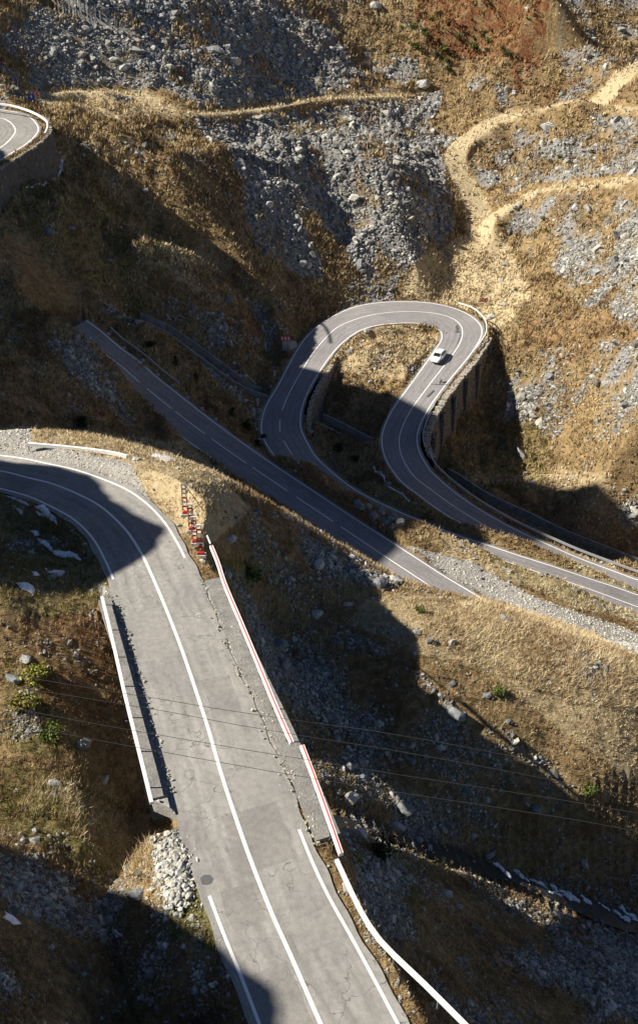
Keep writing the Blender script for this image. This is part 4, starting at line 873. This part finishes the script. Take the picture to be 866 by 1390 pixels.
for b_ in [(312,735,24,.8,.6,'pale angular boulder lying on dry grass just right of the front mast','pale',.3),
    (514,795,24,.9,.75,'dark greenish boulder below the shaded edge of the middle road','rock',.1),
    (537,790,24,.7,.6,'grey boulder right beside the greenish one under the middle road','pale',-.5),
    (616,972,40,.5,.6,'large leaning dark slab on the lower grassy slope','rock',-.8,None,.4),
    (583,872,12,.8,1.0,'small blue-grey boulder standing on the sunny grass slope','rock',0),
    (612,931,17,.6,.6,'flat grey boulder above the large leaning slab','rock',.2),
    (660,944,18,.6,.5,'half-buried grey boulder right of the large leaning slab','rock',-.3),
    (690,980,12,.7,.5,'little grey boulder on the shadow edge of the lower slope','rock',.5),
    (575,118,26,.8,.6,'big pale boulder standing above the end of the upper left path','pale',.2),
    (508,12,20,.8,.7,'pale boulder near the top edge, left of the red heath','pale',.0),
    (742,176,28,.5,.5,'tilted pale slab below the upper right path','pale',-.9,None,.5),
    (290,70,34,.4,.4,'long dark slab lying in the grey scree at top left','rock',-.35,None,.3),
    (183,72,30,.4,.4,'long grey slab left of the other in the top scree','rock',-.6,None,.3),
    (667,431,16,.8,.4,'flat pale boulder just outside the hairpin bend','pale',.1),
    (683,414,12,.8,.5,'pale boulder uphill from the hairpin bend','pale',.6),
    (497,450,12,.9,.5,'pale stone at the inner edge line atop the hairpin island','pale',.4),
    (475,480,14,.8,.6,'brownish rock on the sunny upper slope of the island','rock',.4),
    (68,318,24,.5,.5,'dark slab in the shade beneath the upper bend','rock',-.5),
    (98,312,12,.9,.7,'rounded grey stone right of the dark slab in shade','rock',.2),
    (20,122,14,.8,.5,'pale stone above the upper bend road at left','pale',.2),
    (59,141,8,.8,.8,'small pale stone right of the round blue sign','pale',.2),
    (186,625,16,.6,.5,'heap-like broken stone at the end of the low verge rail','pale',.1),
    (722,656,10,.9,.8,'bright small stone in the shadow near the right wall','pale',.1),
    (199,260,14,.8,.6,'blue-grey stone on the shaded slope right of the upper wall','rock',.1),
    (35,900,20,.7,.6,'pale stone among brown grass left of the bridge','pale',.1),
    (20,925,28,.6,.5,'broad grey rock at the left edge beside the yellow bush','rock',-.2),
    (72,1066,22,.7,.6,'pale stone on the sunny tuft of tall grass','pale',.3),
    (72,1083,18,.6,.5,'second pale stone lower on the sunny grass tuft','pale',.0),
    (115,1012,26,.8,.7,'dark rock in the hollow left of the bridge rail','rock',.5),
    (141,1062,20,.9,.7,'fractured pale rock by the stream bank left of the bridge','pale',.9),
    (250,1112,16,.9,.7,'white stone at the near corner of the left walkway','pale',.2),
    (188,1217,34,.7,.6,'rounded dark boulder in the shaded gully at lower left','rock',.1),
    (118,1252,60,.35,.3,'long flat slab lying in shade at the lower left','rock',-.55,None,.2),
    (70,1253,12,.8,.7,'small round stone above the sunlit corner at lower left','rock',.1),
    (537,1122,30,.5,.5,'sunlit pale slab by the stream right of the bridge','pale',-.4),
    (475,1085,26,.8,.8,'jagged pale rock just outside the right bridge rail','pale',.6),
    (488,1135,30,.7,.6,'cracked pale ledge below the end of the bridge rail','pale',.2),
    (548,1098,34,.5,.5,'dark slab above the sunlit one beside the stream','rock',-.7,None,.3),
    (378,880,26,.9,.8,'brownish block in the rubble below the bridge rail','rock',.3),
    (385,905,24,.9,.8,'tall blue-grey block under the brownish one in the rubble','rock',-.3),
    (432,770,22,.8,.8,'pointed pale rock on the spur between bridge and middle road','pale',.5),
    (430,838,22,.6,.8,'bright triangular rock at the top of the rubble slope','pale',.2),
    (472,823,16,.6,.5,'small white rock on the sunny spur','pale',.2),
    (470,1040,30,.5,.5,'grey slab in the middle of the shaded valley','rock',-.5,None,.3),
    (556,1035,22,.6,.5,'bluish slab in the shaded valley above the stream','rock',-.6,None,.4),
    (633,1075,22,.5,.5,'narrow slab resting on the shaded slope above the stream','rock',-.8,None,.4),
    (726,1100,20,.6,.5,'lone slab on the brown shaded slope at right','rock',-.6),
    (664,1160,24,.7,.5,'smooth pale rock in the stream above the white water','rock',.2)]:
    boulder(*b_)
rr = random.Random(4)
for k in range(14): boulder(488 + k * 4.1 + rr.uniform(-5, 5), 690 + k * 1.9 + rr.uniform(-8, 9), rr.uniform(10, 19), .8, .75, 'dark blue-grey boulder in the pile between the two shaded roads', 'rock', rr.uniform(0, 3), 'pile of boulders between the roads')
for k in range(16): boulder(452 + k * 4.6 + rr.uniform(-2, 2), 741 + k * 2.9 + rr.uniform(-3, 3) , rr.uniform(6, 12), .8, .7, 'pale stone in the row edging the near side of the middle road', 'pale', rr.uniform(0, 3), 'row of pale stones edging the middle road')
# guard stones beside shaded roads
def guard_stone(p, rz, label, group, s_=(.7, .35, .55)):
    m = MB(); m.box((0, 0, s_[2] / 2 - .1), s_, taper=.85); o_ = m.build('guard_stone', M['pale'], None, label=label, cat='stone', group=group); o_.location = p; o_.rotation_euler = (0, 0, rz)
i0, i1 = CD.span((404, 513), (381, 566))
for i in range(i0, i1, 3):
    q = CD.C[i, :2] + CD.N[i] * (CD.w[0][i] + 1.5); guard_stone((q[0], q[1], float(ground(*q))), math.atan2(CD.T[i][1], CD.T[i][0]) + .5, 'whitish guard stone in the row outside the left hairpin leg', 'guard stones outside the left hairpin leg', (.9, .45, .7))
i0, i1 = B.span((128, 470), (275, 585))
for i in range(i0, i1, 4):
    q = B.C[i, :2] + B.N[i] * (B.w[0][i] + .75); guard_stone((q[0], q[1], float(ground(*q))), math.atan2(B.T[i][1], B.T[i][0]) + .7, 'grey guard stone in the row inside the rail of the shaded left road', 'guard stones along the shaded left road', (.6, .4, .4))
i0, i1 = CD.span((548, 628), (590, 668))
for i in range(i0, i1, 3):
    q = CD.C[i, :2] - CD.N[i] * (CD.w[1][i] + 1.5 + .3 * math.sin(i)); guard_stone((q[0], q[1], float(ground(*q))), i * .7, 'pale edging stone inside the shaded right hairpin leg', 'edging stones inside the right hairpin leg', (.8, .5, .4))
# plank lying on the verge
c = sight(687, 775); m = MB(); m.box((0, 0, .12), (1.5, .45, .22), rz=-.6); m.box((0, 0, .25), (1.35, .3, .08), rz=-.6); o_ = m.build('concrete_slab', M['coping'], None, label='short pale slab lying on the grassy verge between the lower roads', cat='slab'); o_.location = c
# ------------------------------------------------------------------ snow patches
def snow(poly, label, px0=0, py0=0, s_=1., up_=.06):
    pts = [(px0 + a / s_, py0 + b / s_) for a, b in poly]
    import bmesh
    G = [sight(a, b) for a, b in pts]; bm = bmesh.new(); f = bm.faces.new([bm.verts.new((g.x, g.y, 0)) for g in G]); bmesh.ops.triangulate(bm, faces=[f], ngon_method='EAR_CLIP')
    for _ in range(2): bmesh.ops.subdivide_edges(bm, edges=[q for q in bm.edges if q.calc_length() > .35], cuts=1); bmesh.ops.triangulate(bm, faces=bm.faces[:])
    bd_ = {v for v in bm.verts if any(len(q.link_faces) < 2 for q in v.link_edges)}
    for v in bm.verts: v.co.x += random.uniform(-.06, .06); v.co.y += random.uniform(-.06, .06); v.co.z = float(ground(v.co.x, v.co.y)) + (.05 if v in bd_ else .16)
    me = bpy.data.meshes.new('snow_patch'); bm.to_mesh(me); bm.free(); me.polygons.foreach_set('use_smooth', np.ones(len(me.polygons), bool))
    return link('snow_patch', me, M['snow'], None, label=label, cat='snow')
Z5 = dict(px0=0, py0=640, s_=5.41)
snow([(35,185),(80,188),(140,215),(215,245),(245,262),(215,262),(150,240),(100,208),(40,195)], 'thin upper streak of snow inside the foreground bend', **Z5)
snow([(260,262),(320,248),(355,270),(375,320),(410,350),(428,388),(405,388),(350,350),(300,328),(270,316),(320,312),(300,290)], 'widest snow patch inside the foreground bend', **Z5)
snow([(88,255),(130,275),(170,290),(178,330),(150,320),(130,290)], 'small snow streak at the left of the upper snow patches', **Z5)
snow([(230,440),(290,445),(300,475),(270,482),(245,462)], 'small round snow spot above the long snow streak', **Z5)
snow([(270,503),(320,505),(370,545),(400,585),(460,600),(560,612),(600,650),(590,662),(550,640),(480,640),(400,610),(350,570),(300,535)], 'long diagonal snow streak in the middle of the bend', **Z5)
snow([(325,705),(370,735),(420,735),(490,738),(470,760),(445,782),(410,765),(350,745)], 'forked snow patch below the long streak', **Z5)
snow([(230,738),(270,742),(305,770),(290,780),(250,765)], 'small snow spot left of the forked snow patch', **Z5)
snow([(120,830),(180,815),(240,850),(270,890),(245,920),(200,890),(160,870)], 'ring-like snow patch lowest in the bend', **Z5)
snow([(195,610),(215,612),(232,620),(240,627),(225,628),(205,620)], 'snow strip behind the end of the low verge rail')
snow([(435,955),(450,1000),(455,985)], 'x') if 0 else None
snow([(8,1238),(20,1245),(30,1255),(18,1256),(6,1248)], 'snow patch at the lower left corner')
snow([(152,1262),(165,1268),(168,1275),(158,1274)], 'tiny snow spot at the end of the long slab')
snow([(213,1281),(230,1283),(226,1290),(216,1289)], 'small snow spot near the road at lower left')
def snow_line(pts, w, label):
    P = [sight(*p) for p in pts]; m = MB(); Q = dense([tuple(p) for p in P], .7); Q = [(q[0], q[1], float(ground(q[0], q[1])) + .1) for q in Q]
    m.strip([(-w / 2, -.15), (-w / 3, .12), (w / 3, .12), (w / 2, -.15)], Q); return m.build('snow_strip', M['snow'], None, label=label, cat='snow')
snow_line([(82,209),(84.5,220),(84,230),(79,240),(72,246)], .5, 'bluish snow strip hugging the foot of the high wall at left')
snow_line([(63,250),(48,253),(35,257)], .35, 'thinner snow strip under the left part of the high wall')
snow_line([(215,612),(225,618),(238,625)], .4, 'short snow line beyond the verge') if 0 else None
i0, i1 = CD.span((546, 620), (580, 661)); m = MB(); Q = []
for i in range(i0, i1): q = CD.C[i, :2] - CD.N[i] * (CD.w[1][i] + 1.7 + .3 * math.sin(i * 1.3)); Q.append((q[0], q[1], float(ground(*q)) + .12))
m.strip([(-.16, -.2), (-.1, .03), (.1, .03), (.16, -.2)], Q[::1]); m.build('snow_strip', M['snow'], None, label='broken white snow strip beside the shaded right leg of the hairpin', cat='snow')
# ------------------------------------------------------------------ shrubs
def leafy(name, px, py, wpx, hz, colr, label, group=None, nl=420, lf=.16, seed=0, upright=False, cat='shrub'):
    g = sight(px, py); d = g.y * CT + (HC - g.z) * ST; s_ = wpx * d / F; rr = np.random.RandomState(seed + int(px)); r = empty(name, g, label=label, cat=cat, group=group)
    h = s_ * hz; nb = 7 if not upright else 5
    cs = np.c_[rr.uniform(-.32, .32, (nb, 2)) * s_ * (.5 if upright else 1), (np.linspace(.2, .85, nb) if upright else rr.uniform(.3, .65, nb)) * h]
    rad = (np.linspace(.42, .14, nb) if upright else rr.uniform(.22, .36, nb)) * s_
    k = rr.randint(0, nb, nl); v = rr.normal(size=(nl, 3)); v /= np.linalg.norm(v, axis=1)[:, None]; P = cs[k] + v * (rad[k] * rr.uniform(.55, 1.15, nl))[:, None] * np.array([1, 1, max(.5, min(1, hz))])
    P[:, 2] = np.maximum(P[:, 2], .02); L = lf * s_ * rr.uniform(.6, 1.2, nl)
    a = rr.normal(size=(nl, 3)); a /= np.linalg.norm(a, axis=1)[:, None]; b = np.cross(a, rr.normal(size=(nl, 3))); b /= np.linalg.norm(b, axis=1)[:, None]
    V = np.stack([P - a * L[:, None] * .5, P + b * L[:, None] * .3, P + a * L[:, None] * .5, P - b * L[:, None] * .3], 1)
    t = np.array(colr)[None] * rr.uniform(.45, 1.5, (nl, 1)) * (1 + rr.uniform(-.15, .15, (nl, 3)))
    link('foliage', mesh_np('foliage', V, np.arange(nl * 4).reshape(-1, 4), 4, False, {'tint': np.repeat(np.c_[t, np.ones(nl)], 4, 0)}), M['leaf'], r)
    m = MB()
    for q in range(4): c_ = cs[q % nb]; m.beam((0, 0, -.1), tuple(c_), .04 * s_ + .02, .04 * s_ + .02)
    m.build('stem', M['wallstone'], r)
DG = (.03, .045, .018); MG = (.10, .13, .03); YG_ = (.30, .30, .07)
for (px, py, w_, hz, c_, lb, u_) in [(315,567,14,1.2,DG,'dark upright juniper beside the shaded road, left of a wider one',True),(337,585,18,1.1,DG,'wider dark juniper by the shaded road nearest the hairpin',False),
    (115,580,22,.7,DG,'dark low bush on the shaded slope above the foreground bend',False),(205,472,16,.7,DG,'dark bush behind the guard rail at the upper end of the left road',False),(240,496,12,1.3,DG,'narrow dark bush on the bank right of the left road',True),
    (266,520,12,1.2,DG,'dark shrub halfway down the bank above the left road',True),(349,606,14,.7,DG,'low dark shrub where the left road passes the hairpin leg',False),(358,596,9,.9,DG,'tiny dark shrub at the edge of the hairpin leg',False),
    (458,611,16,.7,DG,'dark round bush below the channel in the island',False),(482,625,13,.6,DG,'flat dark bush right of the round one between the roads',False),
    (338,782,36,.5,MG,'bright green bush against the far end of the bridge rail',False),(570,832,14,.8,MG,'small green plant near the end of the middle road',False),(676,948,18,.9,MG,'green plant on the shadow edge of the grassy slope',False),
    (798,1078,22,.9,MG,'green bush on the shaded slope at the right edge',False),(482,1172,22,1.,YG_,'yellow-green bush at the near end of the bridge rail',False),(516,1160,40,.6,DG,'wide dark green bush below the bridge end',False),
    (48,925,36,.8,YG_,'yellow-green bush on the bank left of the bridge',False),(70,1005,30,.6,MG,'leafy green bush in the shaded hollow left of the bridge',False),(36,968,40,.6,(.22,.2,.06),'olive bush below the yellow-green one',False),
    (560,42,14,.8,MG,'juniper cushion at the left of the red heath',False)]:
    leafy('shrub', px, py, w_, hz, c_, lb, None, 380, .15, 1, u_)
for (px, py, w_) in [(585,30,12),(596,22,14),(576,44,11),(577,52,12),(563,66,16),(601,70,14),(612,76,13),(596,80,12),(607,86,12),(655,55,14),(663,58,12),(643,66,12),(648,74,12),(684,70,12),(690,76,13),(662,70,10),(608,97,12),(592,75,9),(573,72,9),(640,82,9),(545,40,9),(622,60,10)]:
    leafy('juniper_cushion', px, py, w_, .55, MG if int(px) % 2 else (.06, .075, .03), 'green juniper cushion among the red heath near the top', 'juniper cushions among the red heath', 160, .2, 3)
for (px, py, w_) in [(372,277,8),(405,212,8),(622,300,8),(645,168,7),(732,175,9),(802,208,10),(758,215,8),(737,300,10),(742,315,9),(840,350,10),(835,470,9),(845,455,8),(760,398,9),(700,395,7),(266,185,9)]:
    leafy('green_tussock', px, py, w_, .6, (.10, .11, .03), 'small green tussock on the open slope above the hairpin', 'green tussocks on the upper slope', 110, .22, 5)
# ------------------------------------------------------------------ loose stones and grass over the slopes
inview = (PX > -80) & (PX < 950) & (PY > -50) & (PY < 1450)
free = inview & ~RD
def pick(weight, n, rs):
    w = np.where(free, weight, 0)[:-1, :-1].ravel().astype(np.float64); dj = np.diff(aa); w = w * np.tile(np.clip(dj / .0014, .3, 2), ny - 1); cw = np.cumsum(w); k = np.searchsorted(cw, rs.rand(n) * cw[-1])
    i, j = np.divmod(k, nx - 1); fi, fj = rs.rand(n), rs.rand(n)
    a = aa[j] + (aa[j + 1] - aa[j]) * fj; y = yy[i] + (yy[i + 1] - yy[i]) * fi; x = a * np.maximum(y, 40)
    return np.c_[x, y, ground(x, y)], i, j
rs = np.random.RandomState(11)
stm = np.clip(1 - np.abs(near_track(STREAM[0][100:], 6) - 1.6) / 1.2, 0, 1) * (XG > 0)
clump = np.clip(fbm(XG * .3, YG * .3, 3, ox=55) * 1.6 + .5, .05, 1)
n = 70000; P, i, j = pick(np.clip(rkn - .12, 0, 1) ** 1.2 * (.35 + clump) + .010 * clump + .5 * stm, n, rs); dist = np.hypot(P[:, 0], P[:, 1])
S = np.exp(rs.normal(-1.3, .62, n)) * np.clip(dist / 110, .6, 1.5) * .75; S = np.clip(S, .1, np.clip(dist / 75, .7, 1.9)); P[:, 2] -= S * .02
link('scree', rocks_mesh(P, S, stone_tint(n, rs, .11, .43, .0), 12), M['stones'], None, label='loose grey scree and broken rocks strewn over the mountain slopes', cat='scree', kind='stuff')
n = 60000; P, i, j = pick(np.clip(rkn + .1, 0, 1) * (.2 + clump) * np.clip(rkn * 4 + .08, 0, 1), n, rs); S = rs.uniform(.12, .42, n) * np.clip(P[:, 1] / 90, .5, 1.5)
link('fine_scree', rocks_mesh(P, S, stone_tint(n, rs, .10, .38, .02), 15), M['stones'], None, label='fine grey scree chips and grit between the larger rocks on all slopes', cat='scree', kind='stuff')
n = 5000; P, i, j = pick(np.clip(grav - .5, 0, 1), n, rs); S = rs.uniform(.05, .16, n) * np.clip(P[:, 1] / 60, .8, 1.6)
link('gravel', rocks_mesh(P, S, stone_tint(n, rs, .3, .6, .05), 13), M['stones'], None, label='pale gravel scattered on the road verges', cat='gravel', kind='stuff')
# heap of white gravel by the road
hp = []; rh = np.random.RandomState(9)
for (px, py, w_, n) in ((226,1162,1.5,560),(240,1168,1.1,340),(230,1184,1.6,420),(236,1208,1.4,300),(238,1228,1.5,260)):
    g = sight(px, py); q = rh.normal(size=(n, 2)) * w_ * .36; r_ = np.hypot(*q.T); hp.append(np.c_[g.x + q[:, 0], g.y + q[:, 1], ground(g.x + q[:, 0], g.y + q[:, 1]) + np.clip(.22 - r_ * .15, 0, 1) + .02])
hp = np.vstack(hp); link('gravel_heap', rocks_mesh(hp, np.clip(rh.exponential(.09, len(hp)) + .04, .04, .38), stone_tint(len(hp), rh, .26, .50, .04), 14), M['stones'], None, label='spilled heap of whitish stones beside the road at the near bridge end', cat='gravel heap', kind='stuff')
def blades(n, weight, seed, hs, wd, nb, name, label, pal, lean=.35):
    rs = np.random.RandomState(seed); P, i, j = pick(weight, n, rs); dist = np.hypot(P[:, 0], P[:, 1]); sc_ = np.clip(dist / 75, .75, 3.2)
    gm = greenm[i, j]; rm_ = redm[i, j]; pm = pathm[i, j]
    straw = np.array(pal[0]); brown = np.array(pal[1]); grn = np.array((.16, .17, .045)); rd = np.array((.21, .10, .045)); pl = np.array((.60, .50, .32))
    f = np.clip(fbm(P[:, 0] * .35, P[:, 1] * .35, 3, ox=77)[:, None] * 1.5 + .45 + rs.uniform(-.3, .3, (n, 1)), 0, 1); base = straw * f + brown * (1 - f); base = np.where(rs.rand(n, 1) < gm[:, None] * .75, grn, base); base = np.where(rs.rand(n, 1) < rm_[:, None] * .7, rd, base); base = np.where(rs.rand(n, 1) < pm[:, None] * .8, pl, base)
    V = []; C_ = []
    for b in range(nb):
        h = hs * sc_ * rs.uniform(.5, 1.3, n) * np.where(pm > .5, .75, 1); a = rs.uniform(0, 2 * PI, n); o = rs.normal(size=(n, 2)) * (hs * .35 * sc_)[:, None]
        c = P + np.c_[o, -.04 * np.ones(n)]; w = wd * sc_; dx_ = np.cos(a) * w / 2; dy_ = np.sin(a) * w / 2; ln = rs.normal(size=(n, 2)) * (lean * h)[:, None] + np.array([.1, 0]) * h[:, None]
        V.append(np.stack([c + np.c_[dx_, dy_, 0 * w], c - np.c_[dx_, dy_, 0 * w], c + np.c_[ln, h]], 1)); t = np.clip(base * rs.uniform(.65, 1.35, (n, 1)), 0, .8); C_.append(np.repeat(np.c_[t, np.ones(n)][:, None], 3, 1))
    V = np.stack(V, 1).reshape(-1, 3); C_ = np.stack(C_, 1).reshape(-1, 4)
    link(name, mesh_np(name, V, np.arange(len(V)).reshape(-1, 3), 3, False, {'tint': C_}), M['blade'], None, label=label, cat='grass', kind='stuff')
gw = (1 - .75 * trk) * np.clip(1 - rkn * 1.2, 0, 1) * np.clip(1 - grav * 1.1, 0, 1) * (.35 + np.clip(fbm(XG * .6, YG * .6, 3, ox=66) * 1.5 + .5, 0, 1.3))
near = np.clip((130 - YG) / 25, 0, 1)
blades(60000, gw * near, 21, .34, .055, 6, 'dry_grass', 'dry brown and straw coloured mountain grass on the near slopes', ((.50, .39, .22), (.25, .165, .085)))
blades(60000, gw * (1 - near), 22, .26, .09, 4, 'short_grass', 'short dry grass covering the far slopes and the hairpin island', ((.47, .365, .20), (.23, .155, .08)))
tall = np.zeros_like(gw); 
tall = np.where(inpoly(PX, PY, [(60,1060),(120,1065),(200,1090),(212,1190),(150,1190),(90,1120),(20,1100)]) | inpoly(PX, PY, [(640,815),(866,884),(900,960),(780,960),(640,900),(560,860)]), 1, 0) * gw
blades(9000, tall, 23, .62, .05, 8, 'tall_grass', 'tall pale grass tufts on the sunny bank and the right hand slope', ((.66, .54, .33), (.36, .24, .12)), .5)

M['patch'] = asphalt('patched_asphalt', (.188, .18, .168), (.25, .236, .215), .4); M['patch2'] = asphalt('pale_patched_asphalt', (.235, .225, .208), (.285, .27, .245), .4)
def patch(road, p0, p1, l0, l1, mn, dz=.006):
    i0, i1 = road.span(p0, p1); v, f = ribbon(road, i0, i1, lambda i: l0 + .05 * math.sin(i * 1.7), lambda i: l1 + .06 * math.sin(i * 1.1), dz, 3); nV = len(v)
    link('asphalt_patch', mesh_np('asphalt_patch', v, f, 4, True, {'lane': np.tile([.5, .2, 0, 1], (nV, 1))}), M[mn], rA if road is A else rB)
patch(A, (300,1050), (317,1100), 2.9, .3, 'patch2'); patch(A, (317,1102), (345,1185), 2.5, -.8, 'patch', .005); patch(A, (350,1190), (372,1245), -.4, -2.2, 'patch'); patch(A, (378,1255), (396,1300), 3.0, .5, 'patch2'); patch(A, (225,826), (250,890), -.3, -2.6, 'patch2', .004)
patch(A, (262,925), (281,980), 2.4, .5, 'patch'); patch(A, (74,658), (139,689), 2.8, .4, 'patch2'); patch(A, (396,1300), (440,1400), -.3, -2.8, 'patch')
# ------------------------------------------------------------------ camera, world, sun
cam = bpy.data.cameras.new('camera'); co = bpy.data.objects.new('camera', cam); col.objects.link(co); scene.camera = co
co.location = (0, 0, HC); co.rotation_euler = (PI / 2 - TH, 0, 0)
cam.sensor_fit = 'VERTICAL'; cam.sensor_height = 36; cam.lens = 36 * F / 1390; cam.shift_y = -45 / 1390; cam.clip_start = .5; cam.clip_end = 3000
EL = math.radians(38.5)
sun = bpy.data.lights.new('sun', 'SUN'); so = bpy.data.objects.new('sun', sun); col.objects.link(so)
sun.energy = 5.; sun.angle = math.radians(.5); sun.color = (1., .93, .82)
so.rotation_euler = Vector((-1, 0, TAN)).normalized().to_track_quat('Z', 'Y').to_euler()
wd = bpy.data.worlds.new('World'); scene.world = wd; wd.use_nodes = True; nt = wd.node_tree
sk = nt.nodes.new('ShaderNodeTexSky'); sk.sky_type = 'NISHITA'; sk.sun_disc = False; sk.sun_elevation = EL; sk.sun_rotation = math.radians(-90); sk.altitude = 2200; sk.air_density = .8; sk.dust_density = .2; sk.ozone_density = 3.0
nt.links.new(sk.outputs[0], nt.nodes['Background'].inputs[0]); nt.nodes['Background'].inputs[1].default_value = .05
scene.view_settings.view_transform = 'Standard'; scene.view_settings.look = 'None'; scene.view_settings.exposure = 0.9; scene.view_settings.gamma = 1
